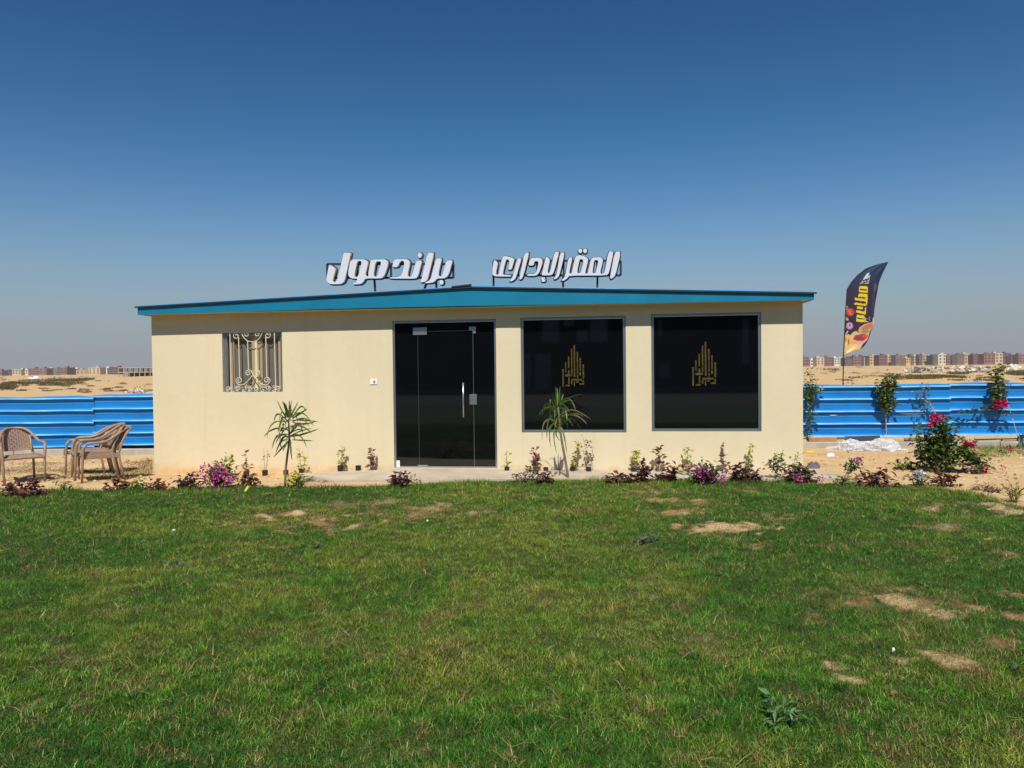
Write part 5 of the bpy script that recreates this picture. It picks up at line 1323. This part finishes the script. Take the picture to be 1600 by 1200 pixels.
T1 = [((330,310),(205,110)),((350,300),(305,105)),((355,300),(340,120)),((365,300),(385,105)),((375,300),(447,128)),((400,310),(490,180),(542,242)),((405,310),(570,200)),((310,310),(240,262),(207,350)),((330,350),(215,360),(175,518)),
 ((330,370),(290,330),(255,470)),((340,330),(560,328),(718,342)),((400,350),(530,370),(680,335)),((420,340),(540,310),(645,395)),((380,470),(490,352)),((380,500),(520,440),(640,418)),((390,510),(500,490),(660,433)),((400,545),(520,550),(640,553)),
 ((360,520),(215,505),(133,662)),((350,530),(260,540),(160,725)),((350,540),(262,580),(290,655)),((350,560),(270,650),(185,742)),((370,560),(350,600),(338,662)),((380,560),(410,640),(442,748)),((385,570),(372,690),(380,780)),((360,400),(300,440),(250,398)),((365,310),(360,110)),((360,300),(322,140)),((370,300),(400,150)),
 ((340,420),(270,380),(250,455)),((380,420),(450,370),(500,400)),((350,350),(285,300),(265,400)),((340,300),(290,230)),((375,480),(440,440),(470,480))]
spiky((446, 764), [(318,1090),(322,1000),(330,840),(345,720),(360,620),(368,520),(365,420),(360,320)], T1, 'left spiky tree with strap leaves and a straight thin trunk against the cream wall', (400, 610), 7.06)
T2 = [((360,330),(335,90)),((370,330),(390,90)),((350,330),(302,160)),((380,330),(432,180)),((340,360),(285,240),(278,295)),((320,350),(235,300),(195,440)),((330,380),(280,350),(332,560)),((350,420),(300,350)),((385,380),(440,250),(628,180)),
 ((390,350),(440,265),(532,252)),((400,300),(450,260),(505,312)),((400,420),(455,330),(473,575)),((410,410),(540,365),(742,470)),((410,420),(570,425),(692,522)),((400,430),(480,465),(538,542)),((420,520),(520,455),(628,575)),((380,500),(270,440),(235,665)),
 ((370,500),(228,480),(190,692)),((370,520),(285,560),(292,792)),((380,540),(318,600),(345,832)),((385,540),(345,620),(397,705)),((395,540),(430,640),(462,842)),((365,330),(362,110)),((355,330),(320,200)),((375,330),(405,150)),((400,440),(560,400),(640,430)),((380,460),(330,500),(360,560)),((385,420),(350,480),(300,560)),((350,400),(310,420),(300,500))]
spiky((887, 751), [(478,1130),(470,1050),(445,900),(415,740),(392,600),(385,500),(375,400),(365,330)], T2, 'right spiky tree with drooping strap leaves and a leaning trunk before the first big window', (820, 590), 7.06, dry=(17, 12, 13))

# ------------------------------------------------------------------ litter and debris
def crumple(name, label, cat, pxs, h, mt, seed, thick=None, base_z=0, nx=26, ny=12, peaks=()):
    """crumpled sheet lying on the ground inside a pixel rectangle (x0,x1,yfront,yback)"""
    x0, x1, yf, yb = pxs; A = G(x0, yf); B = G(x1, yf); Cc = G((x0+x1)/2, yb); mid = G((x0+x1)/2, yf)
    w_ = B-A; dv = (Cc-mid); o = (A+B)/2+dv*.5; rg = np.random.default_rng(seed); T = rg.random((64, 64))
    m = MB(o); vs = []
    for j in range(ny+1):
        for i in range(nx+1):
            u, v = i/nx, j/ny
            e = min(1, 4*u*(1-u)*1.6)*min(1, 4*v*(1-v)*1.5)
            r_ = .5+.22*math.sin(u*17+v*9+seed)+.16*math.sin(u*31-v*14+2*seed)+.16*(float(vnoise(np.array([u*nx*.45]), np.array([v*ny*.45]), 1, seed)[0])-.5)*2
            pk = sum(a*math.exp(-((u-c)/s_)**2) for c, a, s_ in peaks) if peaks else 1
            p = A+w_*(u+(T[i, j]-.5)*.6/nx)+dv*(v+(T[j, i]-.5)*.6/ny)
            p.z = gz(p.x, p.y)+base_z+.006+h*e*pk*(.55+.75*r_)
            vs.append(p)
    m.add(vs, [(j*(nx+1)+i, j*(nx+1)+i+1, (j+1)*(nx+1)+i+1, (j+1)*(nx+1)+i) for j in range(ny) for i in range(nx)])
    ob = m.build(name, mt, None); tag(ob, label, cat)
    return ob
def plastic():
    m = bpy.data.materials.new('clear_plastic_sheeting'); m.use_nodes = True; n = m.node_tree; b = n.nodes['Principled BSDF']
    b.inputs['Base Color'].default_value = (.80, .80, .82, 1); b.inputs['Roughness'].default_value = .22
    t = n.nodes.new('ShaderNodeBsdfTransparent'); mx = n.nodes.new('ShaderNodeMixShader'); mx.inputs[0].default_value = .62
    tl = n.nodes.new('ShaderNodeBsdfTranslucent'); tl.inputs[0].default_value = (.8, .8, .82, 1); m2 = n.nodes.new('ShaderNodeMixShader'); m2.inputs[0].default_value = .3
    n.links.new(b.outputs[0], m2.inputs[1]); n.links.new(tl.outputs[0], m2.inputs[2])
    n.links.new(t.outputs[0], mx.inputs[1]); n.links.new(m2.outputs[0], mx.inputs[2]); n.links.new(mx.outputs[0], n.nodes['Material Output'].inputs[0])
    return m
PL = plastic()
def plastic_heap():
    base = G(1362, 705); m = MB(base); mm = depth(base)/FOC; ax = Vector((FD.x, FD.y, 0))
    for i, (px, py, rx, ry, rz) in enumerate(((1333, 704, 17, .13, 14), (1352, 705, 20, .12, 11), (1378, 705, 24, .16, 15.5), (1396, 704.5, 14, .12, 14), (1312, 703, 16, .07, 4), (1412, 706, 12, .06, 3))):
        c = G(px, py)-FN*.13; nu, nv = 44, 22; vs = []
        for j in range(nv+1):
            th = math.pi*.5*j/nv*1.12
            for k in range(nu):
                ph = 2*math.pi*k/nu
                d = (math.sin(th)*math.cos(ph), math.sin(th)*math.sin(ph), math.cos(th))
                f = 1; q = (d[0]*3+i*7, d[1]*3, d[2]*3)
                for o_ in range(3):
                    sc = 1.3*2**o_; v_ = math.sin(q[0]*sc+1.7*math.sin(q[1]*sc*.9+i)+o_)*math.cos(q[2]*sc*1.1+1.3*math.sin(q[0]*sc*.7)+2*o_)
                    f += (.5-abs(v_))*.34/(1.45**o_)
                p = c+ax*(d[0]*rx*mm*f)+FN*(d[1]*ry*f); p.z = max(gz(p.x, p.y)+.004, gz(c.x, c.y)+d[2]*rz*mm*f)
                vs.append(p)
        m.add(vs, [(j*nu+k, (j+1)*nu+k, (j+1)*nu+(k+1) % nu, j*nu+(k+1) % nu) for j in range(nv) for k in range(nu)])
    tag(m.build('plastic_sheeting', PL, None), 'crumpled bundle of clear plastic sheeting lying against the kerb', 'plastic sheet')
plastic_heap()
crumple('crumpled_rag', 'dark crumpled rag on the sand right of the building corner', 'rag', (1260, 1282, 733, 728.5), .07, mat('dark_rag', (.10, .10, .11), .8), 8, nx=12, ny=8)
crumple('paper_scrap', 'white paper scrap on the sand right of the building', 'litter', (1291, 1304, 714, 709.5), .03, mat('white_scrap', (.66, .66, .68), .7), 9, nx=8, ny=6)
crumple('yellow_wrapper', 'yellow wrapper on the sand close to the building corner', 'litter', (1258, 1274, 708, 705), .03, mat('yellow_plastic', (.62, .42, .05), .5), 10, nx=8, ny=6)
crumple('grey_stone', 'grey lump lying at the foot of the kerb beside the building corner', 'stone', (1254, 1263, 701, 696), .08, mat('grey_stone', (.30, .28, .27), .9), 12, nx=8, ny=6)
crumple('dark_cloth', 'dark crumpled cloth on the sand left of the big bougainvillea', 'cloth', (1428, 1442, 712, 707), .08, mat('dark_cloth', (.07, .06, .055), .9), 13, nx=10, ny=6)
crumple('black_bag', 'black plastic bag lying under the fence at the right edge', 'bag', (1586, 1614, 699, 694), .20, MT['black'], 14, nx=14, ny=8)
def board(name, label, p0, p1, out, z, w_, h_, mt, cat='board'):
    a = fpt(fs(*p0), out, z); b = fpt(fs(*p1), out-.02, z+.01); o_ = (a+b)/2; m = MB(o_); m.bar(a, b, w_, h_); ob = m.build(name, mt, None); bevel(ob, .004, 1); tag(ob, label, cat)
board('rusty_board', 'orange rusty board lying on the kerb beside the building corner', (1257, 694), (1300, 693), -.10, .15, .10, .05, MT['rust'])
board('timber_plank', 'long weathered plank lying on the kerb under the right fence', (1405, 690), (1500, 689), -.13, .15, .06, .03, MT['timber'])
board('timber_batten', 'thin dark batten leaning on the kerb left of the plastic sheeting', (1262, 690), (1322, 688), -.2, .17, .04, .03, mat('dark_timber', (.11, .09, .08), .8))
board('timber_plank', 'short pale plank under the fence near the right edge', (1515, 690), (1565, 688), -.16, .15, .05, .03, mat('pale_timber', (.48, .36, .22), .8))
board('dark_pipe', 'thin black pipe lying on the kerb right of the big bougainvillea', (1512, 691), (1582, 690), -.08, .14, .022, .022, MT['black'], 'pipe')
board('dark_pipe', 'thin black pipe lying on the kerb left of the big bougainvillea', (1402, 692), (1452, 692), -.06, .14, .02, .02, MT['black'], 'pipe')
board('timber_plank', 'ochre plank end lying under the fence just left of the big bougainvillea', (1418, 689), (1438, 689), -.22, .17, .07, .04, mat('ochre_timber', (.55, .36, .10), .8))
board('dark_sheet', 'dark folded sheet lying under the fence behind the plastic sheeting', (1318, 688), (1372, 688), -.24, .16, .10, .05, mat('dark_sheet', (.05, .05, .06), .7), 'sheet')
def hose():
    pts = []
    q = [(1558,689),(1566,692),(1572,698),(1582,701),(1600,703),(1622,704)]
    P = [G(x, y+3) for x, y in q]
    for i in range(len(P)-1):
        for k in range(6): p = P[i].lerp(P[i+1], k/6); p.z = gz(p.x, p.y)+.02+(.10 if i == 0 else .03*max(0, 1-i)); pts.append(p)
    m = MB(P[0]); m.tube(pts, .012, 6); ob = m.build('garden_hose', mat('pale_hose', (.5, .42, .32), .5), None, True); tag(ob, 'pale hose trailing from the fence over the grass strip at the right edge', 'hose')
hose()
def bits(name, label, cat, px, w_, mt, h=.012, rz=0):
    g = G(*px); m = MB(g); l = w_/FOC*depth(g)/2; zz = g.z+.035
    vs = []; k = 9
    for j in range(k):
        a = j/k*2*math.pi; r_ = l*(.75+.25*math.sin(j*2.3+px[0])); vs.append((g.x+r_*math.cos(a+rz), g.y+r_*.5*math.sin(a+rz), zz+h*.5*math.sin(j*1.9)))
    vs2 = [(x, y, z+h) for x, y, z in vs]
    m.add(vs+vs2, [tuple(range(k-1, -1, -1)), tuple(range(k, 2*k))]+[(j, (j+1) % k, k+(j+1) % k, k+j) for j in range(k)])
    tag(m.build(name, mt, None), label, cat)
ws = mat('white_litter', (.75, .74, .70), .6)
bits('paper_scrap', 'small white scrap lying on the grass left of the left spiky tree', 'litter', (272, 835), 5, ws)
bits('paper_scrap', 'tiny white scrap on the grass below the glass door', 'litter', (668, 820), 3, ws)
bits('paper_scrap', 'tiny pale scrap on the grass near the middle of the lawn', 'litter', (1396, 1027), 5, ws)
bits('dry_leaf', 'reddish brown dry leaf on the grass near the bottom right', 'leaf', (1397, 1096), 12, mat('dry_leaf', (.22, .09, .05), .7))
bits('dry_leaf', 'orange brown dry leaf on the grass at the far right', 'leaf', (1543, 850), 14, mat('dry_leaf_orange', (.45, .24, .08), .7))
def strip():
    a, b = G(383, 774), G(392, 768); m = MB(a); u = Vector((0, 0, .05)); m.tube([a+u, a.lerp(b, .5)+u*1.6, b+u*1.2], [.012, .02, .006], 6); tag(m.build('yellow_leaf', mat('yellow_leaf', (.60, .52, .06), .5), None, True), 'yellow fallen leaf lying on the grass near the left spiky tree', 'leaf')
strip()
# pebbles and clods strewn over the bare sand
def pebbles():
    mb = MB(); zones = [((0, 722), (238, 755), 600), ((1258, 704), (1600, 775), 900), ((240, 742), (620, 762), 160), ((0, 714), (238, 724), 220)]
    for (x0, y0), (x1, y1), n in zones:
        for _ in range(n):
            p = G(random.uniform(x0, x1), random.uniform(y0, y1)); s = random.choice((.008, .012, .016, .022, .03)) * random.uniform(.6, 1.1)
            if inpoly(np.array([p.x]), np.array([p.y]), LAWN)[0]: continue
            p.z += s*.25; k = [Vector((random.uniform(.6, 1.2)*s*a, random.uniform(.6, 1.2)*s*b, random.uniform(.4, .8)*s*c)) for a, b, c in ((1,0,0),(0,1,0),(-1,0,0),(0,-1,0),(0,0,1),(0,0,-.6))]
            mb.add([p+q for q in k], [(0,1,4),(1,2,4),(2,3,4),(3,0,4),(1,0,5),(2,1,5),(3,2,5),(0,3,5)], random.randrange(3))
    tag(mb.build('pebbles', [mat('pebble_tan', (.42, .30, .17), .9), mat('pebble_pale', (.58, .48, .34), .9), mat('pebble_brown', (.22, .15, .09), .9)], None), 'pebbles and clods strewn over the bare sand', 'pebbles', kind='stuff')
pebbles()

# ------------------------------------------------------------------ the shop block across the lawn, seen only as a dark reflection in the glass
def across():
    y0 = -39; rt = empty('shop_block', (-4, y0, 0), 'dark shop block with pale wall panels seen reflected in the black windows', 'building')
    m = MB(rt.location); m.box(-34, 30, y0-10, y0, 0, 9); m.build('wall', mat('dark_cladding', (.02, .021, .024), .7), rt)
    pn = mat('pale_cladding', (.62, .63, .66), .7)
    for a_, b_, c_, d_ in ((847,874,499,534),(880,897,499,509),(901,919,516,534),(922,949,499,534),(817,829,553,608),(836,861,553,608),(1028,1034,500,525),(1030,1046,570,590),(1160,1170,500,570)):
        p, q = D(a_, c_, -y0), D(b_, d_, -y0)       # the mirror image stands as far behind the glass
        m = MB(rt.location); m.box(p.x, q.x, y0+.002, y0+.12, q.z, p.z); m.build('wall_panel', pn, rt)
    m = MB(rt.location); m.box(-34, 30, y0+.002, y0+.5, -.05, .2); m.build('forecourt', MT['kerb'], rt)
    m = MB(); m.add([(-40, y0+.5, .012), (40, y0+.5, .012), (40, -19, .012), (-40, -19, .012)], [(0, 1, 2, 3)]); tag(m.build('road', mat('asphalt', (.06, .06, .062), .85, var=.2, vscale=2), None), kind='structure')
    m = MB(); m.add([(-40, -18.9, .01), (40, -18.9, .01), (40, -9.5, .01), (-40, -9.5, .01)], [(0, 1, 2, 3)]); tag(m.build('lawn_ground', mat('lawn_far', (.04, .075, .015), .9, var=.4, vscale=3), None), kind='structure')
across()

# ------------------------------------------------------------------ dusty air
def haze():
    m = bpy.data.materials.new('dusty_air'); m.use_nodes = True; n = m.node_tree; n.nodes.remove(n.nodes['Principled BSDF'])
    v = n.nodes.new('ShaderNodeVolumePrincipled'); v.inputs['Color'].default_value = (.86, .85, .86, 1); v.inputs['Density'].default_value = .00027; v.inputs['Anisotropy'].default_value = .2
    n.links.new(v.outputs[0], n.nodes['Material Output'].inputs['Volume'])
    b = MB(); b.box(-1100, 1100, -120, 1000, -6, 22); tag(b.build('haze', m, None), kind='stuff')
haze()
